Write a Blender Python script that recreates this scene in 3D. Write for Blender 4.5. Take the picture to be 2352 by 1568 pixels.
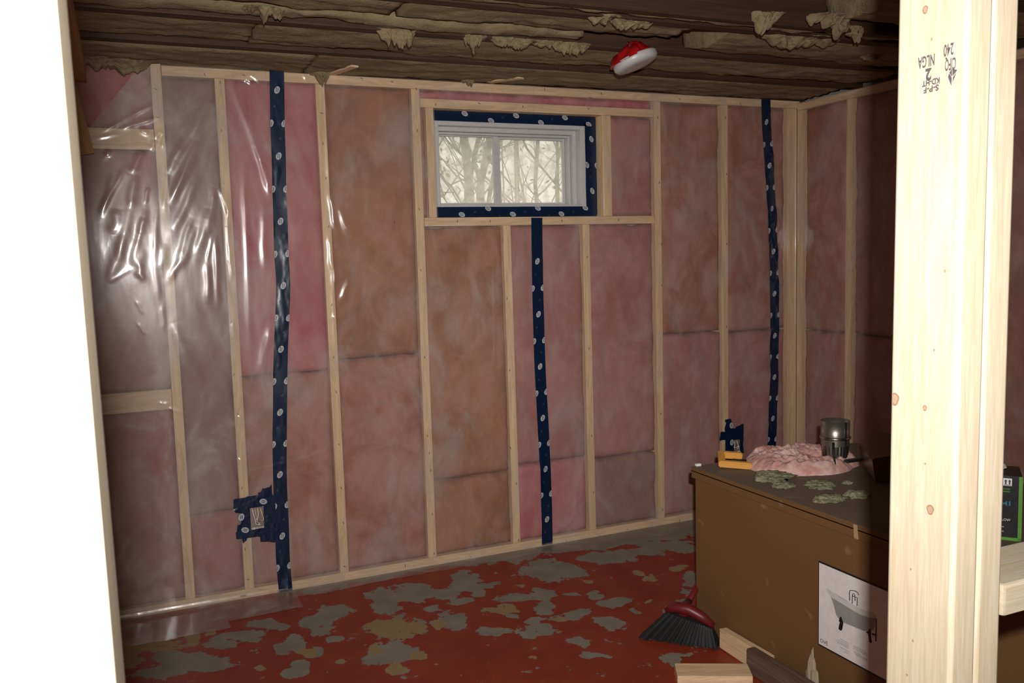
import bpy, bmesh, math, random
import numpy as np
from mathutils import Vector, Matrix, noise
for _o in list(bpy.data.objects): bpy.data.objects.remove(_o)
COL = bpy.context.scene.collection
SC = bpy.context.scene
# ---------------------------------------------------------------- camera, world, light, exposure
CAM_C = Vector((-0.38019, -3.68485, 1.38293))
CAM_R = Vector((0.914903, -0.402658, -0.028606)); CAM_U = Vector((0.065, 0.077009, 0.994909)); CAM_F = Vector((0.398406, 0.912105, -0.096629))
cd = bpy.data.cameras.new('camera'); cam = bpy.data.objects.new('camera', cd); COL.objects.link(cam)
cam.matrix_world = Matrix(((CAM_R.x, CAM_U.x, -CAM_F.x, CAM_C.x), (CAM_R.y, CAM_U.y, -CAM_F.y, CAM_C.y), (CAM_R.z, CAM_U.z, -CAM_F.z, CAM_C.z), (0, 0, 0, 1)))
cd.sensor_width = 22.3; cd.sensor_fit = 'HORIZONTAL'; cd.lens = 2010.95 / 2352 * 22.3
cd.clip_start = 0.02; cd.clip_end = 200
cd.dof.use_dof = True; cd.dof.focus_distance = 2.2; cd.dof.aperture_fstop = 16.0
SC.camera = cam
SC.view_settings.view_transform = 'Standard'; SC.view_settings.look = 'None'
SC.view_settings.exposure = 0.0; SC.view_settings.gamma = 1.0; SC.view_settings.use_curve_mapping = False
w = bpy.data.worlds.new('overcast_sky'); SC.world = w; w.use_nodes = True
w.node_tree.nodes['Background'].inputs[0].default_value = (0.94, 0.89, 0.76, 1); w.node_tree.nodes['Background'].inputs[1].default_value = 1.6
# the camera's own flash, just behind and above the lens
fd = bpy.data.lights.new('camera_flash', 'AREA'); fd.shape = 'RECTANGLE'; fd.size = 0.032; fd.size_y = 0.022
fd.energy = 29.0; fd.spread = math.radians(96); fd.color = (1.0, 0.97, 0.93)
fl = bpy.data.objects.new('camera_flash', fd); COL.objects.link(fl)
fl.matrix_world = cam.matrix_world.copy(); fl.location = CAM_C - CAM_F * 0.085 + CAM_U * 0.095 + CAM_R * 0.0185
# bare incandescent work bulb hanging in the room behind the photographer
bd = bpy.data.lights.new('work_bulb', 'POINT'); bd.energy = 22.0; bd.color = (1.0, 0.42, 0.14); bd.shadow_soft_size = 0.12
bl = bpy.data.objects.new('work_bulb', bd); COL.objects.link(bl); bl.location = (-2.15, -4.7, 1.95)

# ---------------------------------------------------------------- helpers
def tag(o, label=None, cat=None, group=None, kind=None):
    if label: o['label'] = label
    if cat: o['category'] = cat
    if group: o['group'] = group
    if kind: o['kind'] = kind
    return o
def empty(name, loc, label, cat, group=None):
    o = bpy.data.objects.new(name, None); COL.objects.link(o); o.location = loc; o.empty_display_size = .05
    return tag(o, label, cat, group)
def link(name, me, mats=(), parent=None, mw=None):
    o = bpy.data.objects.new(name, me); COL.objects.link(o)
    for m in (mats if isinstance(mats, (list, tuple)) else [mats]): me.materials.append(m)
    if mw is not None: o.matrix_world = mw
    if parent is not None:
        o.parent = parent
        o.matrix_parent_inverse = parent_inv(parent)
    return o
def parent_inv(p):
    m = Matrix.Translation(p.location) @ p.rotation_euler.to_matrix().to_4x4() if p.parent is None else Matrix.Translation(p.location)
    return m.inverted()
def mesh_np(name, V, F, smooth=True, matidx=None):
    me = bpy.data.meshes.new(name); me.from_pydata([tuple(v) for v in V], [], [tuple(f) for f in F]); 
    if smooth: me.polygons.foreach_set('use_smooth', [True] * len(me.polygons))
    if matidx is not None: me.polygons.foreach_set('material_index', matidx)
    me.update(); return me
def grid_mesh(name, P, mask=None, smooth=True):
    """P: array (nv, nu, 3)"""
    nv, nu = P.shape[:2]
    idx = np.arange(nv * nu).reshape(nv, nu)
    q = np.stack([idx[:-1, :-1], idx[:-1, 1:], idx[1:, 1:], idx[1:, :-1]], -1)
    if mask is not None: q = q[mask]
    q = q.reshape(-1, 4)
    me = bpy.data.meshes.new(name)
    me.vertices.add(nv * nu); me.vertices.foreach_set('co', P.reshape(-1).astype(np.float32))
    me.loops.add(q.size); me.loops.foreach_set('vertex_index', q.reshape(-1).astype(np.int32))
    me.polygons.add(len(q)); me.polygons.foreach_set('loop_start', np.arange(0, q.size, 4, dtype=np.int32))
    try: me.polygons.foreach_set('loop_total', np.full(len(q), 4, dtype=np.int32))
    except Exception: pass
    me.update(calc_edges=True); me.validate()
    me.polygons.foreach_set('use_smooth', [smooth] * len(me.polygons))
    return me
def box_me(name, x0, x1, y0, y1, z0, z1, bev=0.0, seg=2):
    bm = bmesh.new(); bmesh.ops.create_cube(bm, size=1)
    for v in bm.verts: v.co = Vector(((x0 + x1) / 2 + v.co.x * (x1 - x0), (y0 + y1) / 2 + v.co.y * (y1 - y0), (z0 + z1) / 2 + v.co.z * (z1 - z0)))
    if bev: bmesh.ops.bevel(bm, geom=bm.edges[:], offset=bev, segments=seg, affect='EDGES', profile=.6)
    me = bpy.data.meshes.new(name); bm.to_mesh(me); bm.free()
    if bev: me.polygons.foreach_set('use_smooth', [True] * len(me.polygons)); shade_auto(me)
    return me
def shade_auto(me, ang=40):
    for p in me.polygons:
        if max(abs(p.normal.x), abs(p.normal.y), abs(p.normal.z)) > .9995: p.use_smooth = False
    bm = bmesh.new(); bm.from_mesh(me)
    for e in bm.edges:
        if len(e.link_faces) == 2 and e.calc_face_angle() > math.radians(ang): e.smooth = False
    bm.to_mesh(me); bm.free()
def tube_me(name, pts, r, n=8, caps=True):
    bm = bmesh.new(); rings = []
    pts = [Vector(p) for p in pts]
    rs = r if isinstance(r, (list, tuple)) else [r] * len(pts)
    prev = None
    for i, p in enumerate(pts):
        d = (pts[min(i + 1, len(pts) - 1)] - pts[max(i - 1, 0)]).normalized()
        a = prev if prev is not None else (Vector((0, 0, 1)) if abs(d.z) < .9 else Vector((1, 0, 0)))
        u = (a - d * a.dot(d)).normalized(); v = d.cross(u); prev = u
        rings.append([bm.verts.new(p + (u * math.cos(t) + v * math.sin(t)) * rs[i]) for t in [2 * math.pi * k / n for k in range(n)]])
    for a, b in zip(rings[:-1], rings[1:]):
        for k in range(n): bm.faces.new((a[k], a[(k + 1) % n], b[(k + 1) % n], b[k])).smooth = True
    if caps: bm.faces.new(rings[0][::-1]); bm.faces.new(rings[-1])
    me = bpy.data.meshes.new(name); bm.to_mesh(me); bm.free(); return me
def lathe_me(name, prof, n=32):
    V = []; F = []
    for r, z in prof:
        for k in range(n): a = 2 * math.pi * k / n; V.append((r * math.cos(a), r * math.sin(a), z))
    for i in range(len(prof) - 1):
        for k in range(n): F.append((i * n + k, i * n + (k + 1) % n, (i + 1) * n + (k + 1) % n, (i + 1) * n + k))
    return mesh_np(name, V, F)
def lumber(name, p0, p1, w, d, mat, label=None, cat='lumber', group=None, face=(0, -1, 0), bev=0.003, parent=None, kind=None, rough=0.0):
    """a board between two points: w = width across, d = depth along 'face'; its own Z runs along the grain"""
    p0 = Vector(p0); p1 = Vector(p1); L = (p1 - p0).length; z = (p1 - p0).normalized()
    f = Vector(face); y = (f - z * f.dot(z)).normalized(); x = y.cross(z)
    bm = bmesh.new(); bmesh.ops.create_cube(bm, size=1)
    for v in bm.verts: v.co = Vector((v.co.x * w, v.co.y * d, v.co.z * L))
    bmesh.ops.bevel(bm, geom=bm.edges[:], offset=bev, segments=2, affect='EDGES', profile=.6)
    if rough:
        for v in bm.verts: v.co += Vector((random.uniform(-1, 1), random.uniform(-1, 1), random.uniform(-2, 2))) * rough
    me = bpy.data.meshes.new(name); bm.to_mesh(me); bm.free()
    me.polygons.foreach_set('use_smooth', [True] * len(me.polygons)); shade_auto(me, 50)
    c = (p0 + p1) / 2
    mw = Matrix(((x.x, y.x, z.x, c.x), (x.y, y.y, z.y, c.y), (x.z, y.z, z.z, c.z), (0, 0, 0, 1)))
    o = link(name, me, mat, None, mw)
    if parent is not None:
        o.parent = parent; o.matrix_parent_inverse = parent_inv(parent)
    return tag(o, label, cat if parent is None else None, group, kind)
def poly_me(name, pts, th=0.0, nrm=None):
    """flat polygon from 3-D points, optionally thickened along nrm"""
    bm = bmesh.new(); vs = [bm.verts.new(p) for p in pts]; f = bm.faces.new(vs)
    if th:
        r = bmesh.ops.extrude_face_region(bm, geom=[f]); n = Vector(nrm)
        for g in r['geom']:
            if isinstance(g, bmesh.types.BMVert): g.co += n * th
    bmesh.ops.triangulate(bm, faces=[g for g in bm.faces if len(g.verts) > 4]); bmesh.ops.recalc_face_normals(bm, faces=bm.faces[:])
    me = bpy.data.meshes.new(name); bm.to_mesh(me); bm.free(); return me
def fbm(x, y, z=0.0, oct=4):
    return noise.fractal(Vector((x, y, z)), 1.0, 2.0, oct)
# vectorised value noise
_rs = np.random.RandomState(7); _T = _rs.rand(256, 256)
def vn(x, y):
    xi = np.floor(x).astype(int); yi = np.floor(y).astype(int); fx = x - xi; fy = y - yi
    fx = fx * fx * (3 - 2 * fx); fy = fy * fy * (3 - 2 * fy)
    g = lambda a, b: _T[a & 255, b & 255]
    return (g(xi, yi) * (1 - fx) + g(xi + 1, yi) * fx) * (1 - fy) + (g(xi, yi + 1) * (1 - fx) + g(xi + 1, yi + 1) * fx) * fy - .5
def vf(x, y, o=3):
    s = 0; a = 1
    for k in range(o): s = s + a * vn(x * 2 ** k + 17.3 * k, y * 2 ** k + 5.1 * k); a *= .5
    return s

# ---------------------------------------------------------------- materials
def nt(name):
    m = bpy.data.materials.new(name); m.use_nodes = True; t = m.node_tree; t.nodes.clear()
    out = t.nodes.new('ShaderNodeOutputMaterial'); return m, t, out
def N(t, kind, **kw):
    n = t.nodes.new(kind)
    for k, v in kw.items():
        if hasattr(n, k) and k not in n.inputs: setattr(n, k, v)
        else: n.inputs[k.replace('_', ' ')].default_value = v
    return n
def ramp(t, src, stops, interp='LINEAR'):
    r = t.nodes.new('ShaderNodeValToRGB'); r.color_ramp.interpolation = interp
    e = r.color_ramp.elements
    while len(e) < len(stops): e.new(0.5)
    for i, (p, c) in enumerate(stops): e[i].position = p; e[i].color = (c[0], c[1], c[2], 1) if not isinstance(c, (int, float)) else (c, c, c, 1)
    t.links.new(src, r.inputs[0]); return r
def srgb(r, g, b):
    f = lambda c: (c / 255 / 12.92) if c / 255 <= .04045 else ((c / 255 + .055) / 1.055) ** 2.4
    return (f(r), f(g), f(b), 1)
def mixc(t, fac, a, b, blend='MIX'):
    n = t.nodes.new('ShaderNodeMix'); n.data_type = 'RGBA'; n.blend_type = blend
    for s, v in ((n.inputs[0], fac), (n.inputs[6], a), (n.inputs[7], b)):
        if hasattr(v, 'is_linked') or hasattr(v, 'links'): t.links.new(v, s)
        else: s.default_value = v
    return n.outputs[2]
def mth(t, op, a, b=0.0, clamp=False):
    n = t.nodes.new('ShaderNodeMath'); n.operation = op; n.use_clamp = clamp
    for s, v in ((n.inputs[0], a), (n.inputs[1], b)):
        if hasattr(v, 'links'): t.links.new(v, s)
        else: s.default_value = v
    return n.outputs[0]
def coords(t, scale=(1, 1, 1), kind='Object'):
    c = t.nodes.new('ShaderNodeTexCoord'); m = t.nodes.new('ShaderNodeMapping'); m.inputs['Scale'].default_value = scale
    if kind == 'World':
        g = t.nodes.new('ShaderNodeNewGeometry'); t.links.new(g.outputs['Position'], m.inputs[0])
    else:
        oi = t.nodes.new('ShaderNodeObjectInfo')
        a = t.nodes.new('ShaderNodeVectorMath'); a.operation = 'MULTIPLY_ADD'
        cb = t.nodes.new('ShaderNodeCombineXYZ')
        for i in range(3): t.links.new(oi.outputs['Random'], cb.inputs[i])
        t.links.new(cb.outputs[0], a.inputs[0]); a.inputs[1].default_value = (7.3, 3.1, 5.7); t.links.new(c.outputs[kind], a.inputs[2])
        t.links.new(a.outputs[0], m.inputs[0])
    return m.outputs[0]
def noi(t, vec, scale, detail=4, rough=.55, dist=0.0):
    n = t.nodes.new('ShaderNodeTexNoise'); t.links.new(vec, n.inputs['Vector']); n.inputs['Scale'].default_value = scale
    n.inputs['Detail'].default_value = detail; n.inputs['Roughness'].default_value = rough; n.inputs['Distortion'].default_value = dist
    return n.outputs['Fac']
def bump(t, h, strength, dist):
    b = t.nodes.new('ShaderNodeBump'); b.inputs['Strength'].default_value = strength; b.inputs['Distance'].default_value = dist
    t.links.new(h, b.inputs['Height']); return b.outputs[0]
def princ(t, out, col, rough=.6, metal=0.0, nrm=None, spec=.5, coat=0.0, trans=0.0, sheen=0.0):
    p = t.nodes.new('ShaderNodeBsdfPrincipled')
    if hasattr(col, 'links'): t.links.new(col, p.inputs['Base Color'])
    else: p.inputs['Base Color'].default_value = col
    if hasattr(rough, 'links'): t.links.new(rough, p.inputs['Roughness'])
    else: p.inputs['Roughness'].default_value = rough
    p.inputs['Metallic'].default_value = metal; p.inputs['Specular IOR Level'].default_value = spec
    p.inputs['Coat Weight'].default_value = coat; p.inputs['Transmission Weight'].default_value = trans
    if nrm is not None: t.links.new(nrm, p.inputs['Normal'])
    t.links.new(p.outputs[0], out.inputs[0]); return p
def plain(name, c, rough=.6, metal=0.0, spec=.5, coat=0.0, nb=None):
    m, t, out = nt(name); v = coords(t)
    n = noi(t, v, (nb or 60), 3)
    col = mixc(t, n, tuple(x * .86 for x in c[:3]) + (1,), tuple(min(1, x * 1.1) for x in c[:3]) + (1,))
    princ(t, out, col, rough, metal, bump(t, n, .15, .002), spec, coat); return m
def wood_mat(name, light, dark, knot, ring=None, gs=70, knots=.5, rough=.62, rg=.38, rs=16):
    m, t, out = nt(name)
    v = coords(t, (1, 1, .055)); g = noi(t, v, gs, 5, .6, .6); gr = ramp(t, g, [(.33, 0.0), (.62, 1.0)])
    v2 = coords(t, (1, 1, .09)); g2 = noi(t, v2, rs, 3, .5, 1.2); r2 = ramp(t, g2, [(.40, 0.0), (.47, 1.0), (.50, .15), (.56, .8), (.60, 0.0)])
    c = mixc(t, gr.outputs[0], light, dark); c = mixc(t, mth(t, 'MULTIPLY', r2.outputs[0], rg), c, ring or dark)
    v3 = coords(t, (1, 1, .35)); vo = t.nodes.new('ShaderNodeTexVoronoi'); vo.inputs['Scale'].default_value = 11; t.links.new(v3, vo.inputs['Vector'])
    vo.inputs['Randomness'].default_value = 1.0
    kn = ramp(t, vo.outputs['Distance'], [(.035, 1.0), (.075, 0.0)])
    sel = noi(t, v3, 3.1, 0); ks = ramp(t, sel, [(.56 - .1 * knots, 0.0), (.6 - .1 * knots, 1.0)])
    kf = mth(t, 'MULTIPLY', kn.outputs[0], ks.outputs[0])
    c = mixc(t, kf, c, knot)
    princ(t, out, c, rough, 0, bump(t, g, .25, .0012), .35); return m
PINE = wood_mat('pine_lumber', (.82, .61, .39, 1), (.71, .50, .30, 1), (.13, .06, .025, 1), (.38, .22, .10, 1))
PINE_PALE = wood_mat('fresh_pine_lumber', (.41, .355, .275, 1), (.345, .285, .20, 1), (.20, .09, .04, 1), (.37, .24, .13, 1), knots=.1, rough=.55, gs=190, rg=.22, rs=34)
PINE_FLASHLIT = wood_mat('flash_brightened_pine', (.80, .70, .54, 1), (.72, .60, .43, 1), (.35, .17, .07, 1), (.60, .42, .24, 1), knots=.2, rough=.55, gs=190, rg=.25, rs=34)  # pine copy with a lighter colour, so the near stud's side looks flash-lit
PINE_OLD = wood_mat('weathered_brown_lumber', (.20, .12, .085, 1), (.11, .065, .045, 1), (.03, .015, .01, 1), (.08, .045, .03, 1), rough=.5)
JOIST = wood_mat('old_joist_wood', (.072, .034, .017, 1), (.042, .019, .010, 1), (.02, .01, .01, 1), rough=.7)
WARM_LIT_WOOD = wood_mat('warm_lit_lumber', (.55, .30, .11, 1), (.42, .21, .07, 1), (.1, .04, .02, 1))  # the warm bulb's orange light on shaded wood, put into its colour
def batt_mat(name, a, b, c3, sc=4.0):
    m, t, out = nt(name); v = coords(t, (1, 1, 1)); g = noi(t, v, sc, 4, .6, .8); f = noi(t, v, 55, 5, .7)
    s = coords(t, (1.0, 1.0, .6)); h = noi(t, s, 9, 4, .6, .6)
    c = mixc(t, ramp(t, g, [(.40, 0.0), (.58, 1.0)]).outputs[0], a, b); c = mixc(t, mth(t, 'MULTIPLY', ramp(t, h, [(.47, 0.0), (.66, 1.0)]).outputs[0], .6), c, c3)
    c = mixc(t, .30, c, mixc(t, f, (.35, .35, .35, 1), (1, 1, 1, 1)), 'MULTIPLY')
    princ(t, out, c, .95, 0, bump(t, mth(t, 'ADD', f, h), .5, .006), .1); return m
B_PINK = batt_mat('pink_fibreglass', (0.476, 0.118, 0.141, 1), (0.541, 0.192, 0.192, 1), (0.590, 0.266, 0.252, 1))
B_MAUVE = batt_mat('mauve_pink_fibreglass', (0.377, 0.148, 0.133, 1), (0.459, 0.215, 0.200, 1), (0.361, 0.126, 0.081, 1))
B_TAN = batt_mat('tan_pink_fibreglass', (0.361, 0.126, 0.081, 1), (0.476, 0.229, 0.185, 1), (0.295, 0.104, 0.044, 1))
B_BROWN = batt_mat('brown_fibreglass', (.42, .185, .105, 1), (.31, .125, .060, 1), (.50, .26, .20, 1), 3.2)
B_GREY = batt_mat('greyed_pink_fibreglass', (0.295, 0.155, 0.141, 1), (0.344, 0.192, 0.170, 1), (0.312, 0.133, 0.111, 1))
B_LOOSE = batt_mat('loose_pink_fibreglass', (.60, .33, .28, 1), (.75, .52, .46, 1), (.55, .22, .19, 1), 16)
def wool_mat(name, a, b, c3):
    m, t, out = nt(name); v = coords(t, (.22, 1, 1)); g = noi(t, v, 24, 5, .65, .6); f = noi(t, coords(t), 90, 5, .7)
    big = noi(t, coords(t, (1, 1, 1)), 4, 3)
    c = mixc(t, ramp(t, g, [(.35, 0.0), (.65, 1.0)]).outputs[0], a, b); c = mixc(t, ramp(t, big, [(.45, 0.0), (.65, .7)]).outputs[0], c, c3)
    c = mixc(t, .35, c, mixc(t, f, (.25, .25, .25, 1), (1, 1, 1, 1)), 'MULTIPLY')
    princ(t, out, c, .95, 0, bump(t, mth(t, 'ADD', f, g), .8, .006), .1); return m
WOOL = wool_mat('mineral_wool', (.24, .168, .098, 1), (.33, .25, .145, 1), (.27, .24, .125, 1))
WOOL_GREEN = wool_mat('mineral_wool_tuft', (.27, .26, .15, 1), (.36, .34, .21, 1), (.22, .23, .15, 1))
# clear polyethylene film
def film_mat(name, haze, rough, bs, tint=(.95, .93, .91, 1)):
    m, t, out = nt(name)
    tr = N(t, 'ShaderNodeBsdfTransparent'); tr.inputs[0].default_value = tint
    df = N(t, 'ShaderNodeBsdfDiffuse'); df.inputs[0].default_value = (.62, .55, .50, 1)
    mx = N(t, 'ShaderNodeMixShader'); t.links.new(tr.outputs[0], mx.inputs[1]); t.links.new(df.outputs[0], mx.inputs[2])
    hn = noi(t, coords(t, (1, 1, .55), 'World'), 5.5, 5, .6, .9); hz = ramp(t, hn, [(.36, haze * .45), (.52, haze * .9), (.66, haze * 1.9)]); t.links.new(hz.outputs[0], mx.inputs[0])
    gl = N(t, 'ShaderNodeBsdfGlossy'); gl.inputs['Roughness'].default_value = rough
    b1 = noi(t, coords(t, (1, 1, .4), 'World'), 20, 2, .5, .8); nr = bump(t, b1, bs, .003); t.links.new(nr, gl.inputs['Normal'])
    ge = N(t, 'ShaderNodeNewGeometry'); dt = N(t, 'ShaderNodeVectorMath'); dt.operation = 'DOT_PRODUCT'; t.links.new(ge.outputs['Incoming'], dt.inputs[0]); t.links.new(nr, dt.inputs[1])
    om = mth(t, 'SUBTRACT', 1.0, mth(t, 'ABSOLUTE', dt.outputs['Value']), True); fr_ = mth(t, 'ADD', mth(t, 'MULTIPLY', mth(t, 'POWER', om, 5.0), .5), .045)
    g2 = N(t, 'ShaderNodeBsdfGlossy'); g2.inputs['Roughness'].default_value = .27; t.links.new(nr, g2.inputs['Normal']); mg = N(t, 'ShaderNodeMixShader'); mg.inputs[0].default_value = .62; t.links.new(gl.outputs[0], mg.inputs[1]); t.links.new(g2.outputs[0], mg.inputs[2])
    m2 = N(t, 'ShaderNodeMixShader'); t.links.new(fr_, m2.inputs[0]); t.links.new(mx.outputs[0], m2.inputs[1]); t.links.new(mg.outputs[0], m2.inputs[2])
    t.links.new(m2.outputs[0], out.inputs[0]); return m
FILM = film_mat('clear_poly_film', .15, .10, .06)
FILM_L = film_mat('creased_poly_film', .25, .10, .07)
NAVY = plain('navy_sheathing_tape', (.0030, .013, .040, 1), .28, 0, .5, .0, 30)
INKW = plain('white_tape_print', (.42, .43, .45, 1), .4)
INKD = plain('dark_tape_print', (.02, .03, .05, 1), .5)
INKF = plain('faint_tape_print', (.022, .035, .048, 1), .5)
WHITE = plain('white_vinyl', (.50, .49, .49, 1), .35)
CONC = plain('foundation_concrete', (.30, .29, .26, 1), .9, nb=14)
PAPER = plain('label_paper', (.80, .77, .77, 1), .5)
BLACK = plain('black_print', (.015, .013, .012, 1), .5)
GREYT = plain('grey_print', (.30, .28, .28, 1), .6)
TUBG = plain('tub_grey', (.30, .30, .29, 1), .6); TUBR = plain('tub_rim_white', (.62, .61, .59, 1), .6)
METAL = plain('galvanised_metal', (.42, .40, .38, 1), .28, 1.0)
DKMET = plain('dark_metal', (.06, .07, .07, 1), .35, .8)
BRASS = plain('bare_copper_wire', (.45, .28, .12, 1), .3, .9)
YELLOW = plain('yellow_plastic', (.68, .33, .07, 1), .4)
RED = plain('red_plastic', (.42, .008, .010, 1), .25)
DKRED = plain('dark_red_plastic', (.13, .010, .012, 1), .4)
BRIST = plain('black_bristles', (.012, .014, .014, 1), .7, nb=140)
GREEN = plain('green_carton_edge', (.10, .30, .025, 1), .5)
BLKBOX = plain('black_carton', (.008, .008, .010, 1), .4)
CYAN = plain('cyan_print', (.02, .16, .24, 1), .5)
GREYPLATE = plain('pale_grey_board', (.55, .53, .49, 1), .6)
def card_mat(name, a, b):
    m, t, out = nt(name); v = coords(t, (1, 1, 6)); n = noi(t, coords(t), 3.0, 4); f = noi(t, v, 60, 3)
    st = noi(t, coords(t), 11, 2); c = mixc(t, n, a, b); c = mixc(t, mth(t, 'MULTIPLY', ramp(t, st, [(.68, 0.0), (.74, 1.0)]).outputs[0], .25), c, (.42, .30, .17, 1))
    princ(t, out, c, .62, 0, bump(t, f, .12, .001), .3); return m
CARD = card_mat('brown_cardboard', (.175, .088, .033, 1), (.155, .078, .029, 1))
CARD_TOP = card_mat('dusty_brown_cardboard', (.155, .11, .075, 1), (.19, .145, .105, 1))
# painted concrete floor, paint peeled to grey and ochre
def floor_mat():
    m, t, out = nt('peeled_red_floor_paint')
    a = t.nodes.new('ShaderNodeAttribute'); a.attribute_name = 'peel'; sep = t.nodes.new('ShaderNodeSeparateColor'); t.links.new(a.outputs['Color'], sep.inputs[0])
    v = coords(t, (1, 1, 1), 'World'); n1 = noi(t, v, 11, 8, .65, .3); n2 = noi(t, v, 55, 5, .7); vs = coords(t, (1, 1.6, 1), 'World'); n3 = noi(t, vs, 30, 6, .7)
    s = mth(t, 'ADD', sep.outputs[0], mth(t, 'MULTIPLY', mth(t, 'SUBTRACT', n1, .5), 2.4)); s = mth(t, 'ADD', s, mth(t, 'MULTIPLY', mth(t, 'SUBTRACT', n3, .5), .9))
    k = ramp(t, s, [(.46, 0.0), (.475, 1.0)])
    sp = ramp(t, noi(t, v, 38, 3, .6), [(.735, 0.0), (.745, 1.0)]); k2 = mth(t, 'MAXIMUM', k.outputs[0], sp.outputs[0])
    red = mixc(t, ramp(t, noi(t, v, 7, 5, .6), [(.3, 0.0), (.7, 1.0)]).outputs[0], (.23, .026, .010, 1), (.29, .045, .020, 1)); red = mixc(t, ramp(t, n2, [(.60, 0.0), (.72, .35)]).outputs[0], red, (.40, .12, .06, 1))
    grey = mixc(t, ramp(t, noi(t, v, 9, 5), [(.35, 0.0), (.7, 1.0)]).outputs[0], (.21, .195, .15, 1), (.27, .25, .20, 1))
    yv = mth(t, 'ADD', sep.outputs[1], mth(t, 'MULTIPLY', mth(t, 'SUBTRACT', n1, .5), .8)); grey = mixc(t, ramp(t, yv, [(.42, 0.0), (.55, .75)]).outputs[0], grey, (.33, .21, .075, 1))
    c = mixc(t, k2, red, grey)
    h = mth(t, 'ADD', mth(t, 'MULTIPLY', k.outputs[0], -1.0), mth(t, 'MULTIPLY', n2, .5))
    princ(t, out, c, mth(t, 'ADD', mth(t, 'MULTIPLY', k2, .25), .5), 0, bump(t, h, .35, .002), .35); return m
FLOORM = floor_mat()
def glass_mat():
    m, t, out = nt('fogged_window_glass'); tr = N(t, 'ShaderNodeBsdfTransparent'); tl = N(t, 'ShaderNodeBsdfTranslucent'); tl.inputs[0].default_value = (.90, .88, .82, 1)
    mx = N(t, 'ShaderNodeMixShader'); n = noi(t, coords(t), 22, 5, .6, .5); r = ramp(t, n, [(.38, .34), (.62, .66)]); t.links.new(r.outputs[0], mx.inputs[0])
    t.links.new(tr.outputs[0], mx.inputs[1]); t.links.new(tl.outputs[0], mx.inputs[2])
    gl = N(t, 'ShaderNodeBsdfGlossy'); gl.inputs['Roughness'].default_value = .08; m2 = N(t, 'ShaderNodeMixShader'); m2.inputs[0].default_value = .05
    t.links.new(mx.outputs[0], m2.inputs[1]); t.links.new(gl.outputs[0], m2.inputs[2]); t.links.new(m2.outputs[0], out.inputs[0]); return m
GLASS = glass_mat()
BARK = plain('pale_grey_bark', (.26, .26, .23, 1), .9); LEAF = plain('dull_leaves', (.20, .20, .11, 1), .8)
EARTH = plain('grassy_earth', (.10, .11, .05, 1), .95)
DRYWALL = plain('bare_drywall', (.42, .38, .33, 1), .9)
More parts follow.
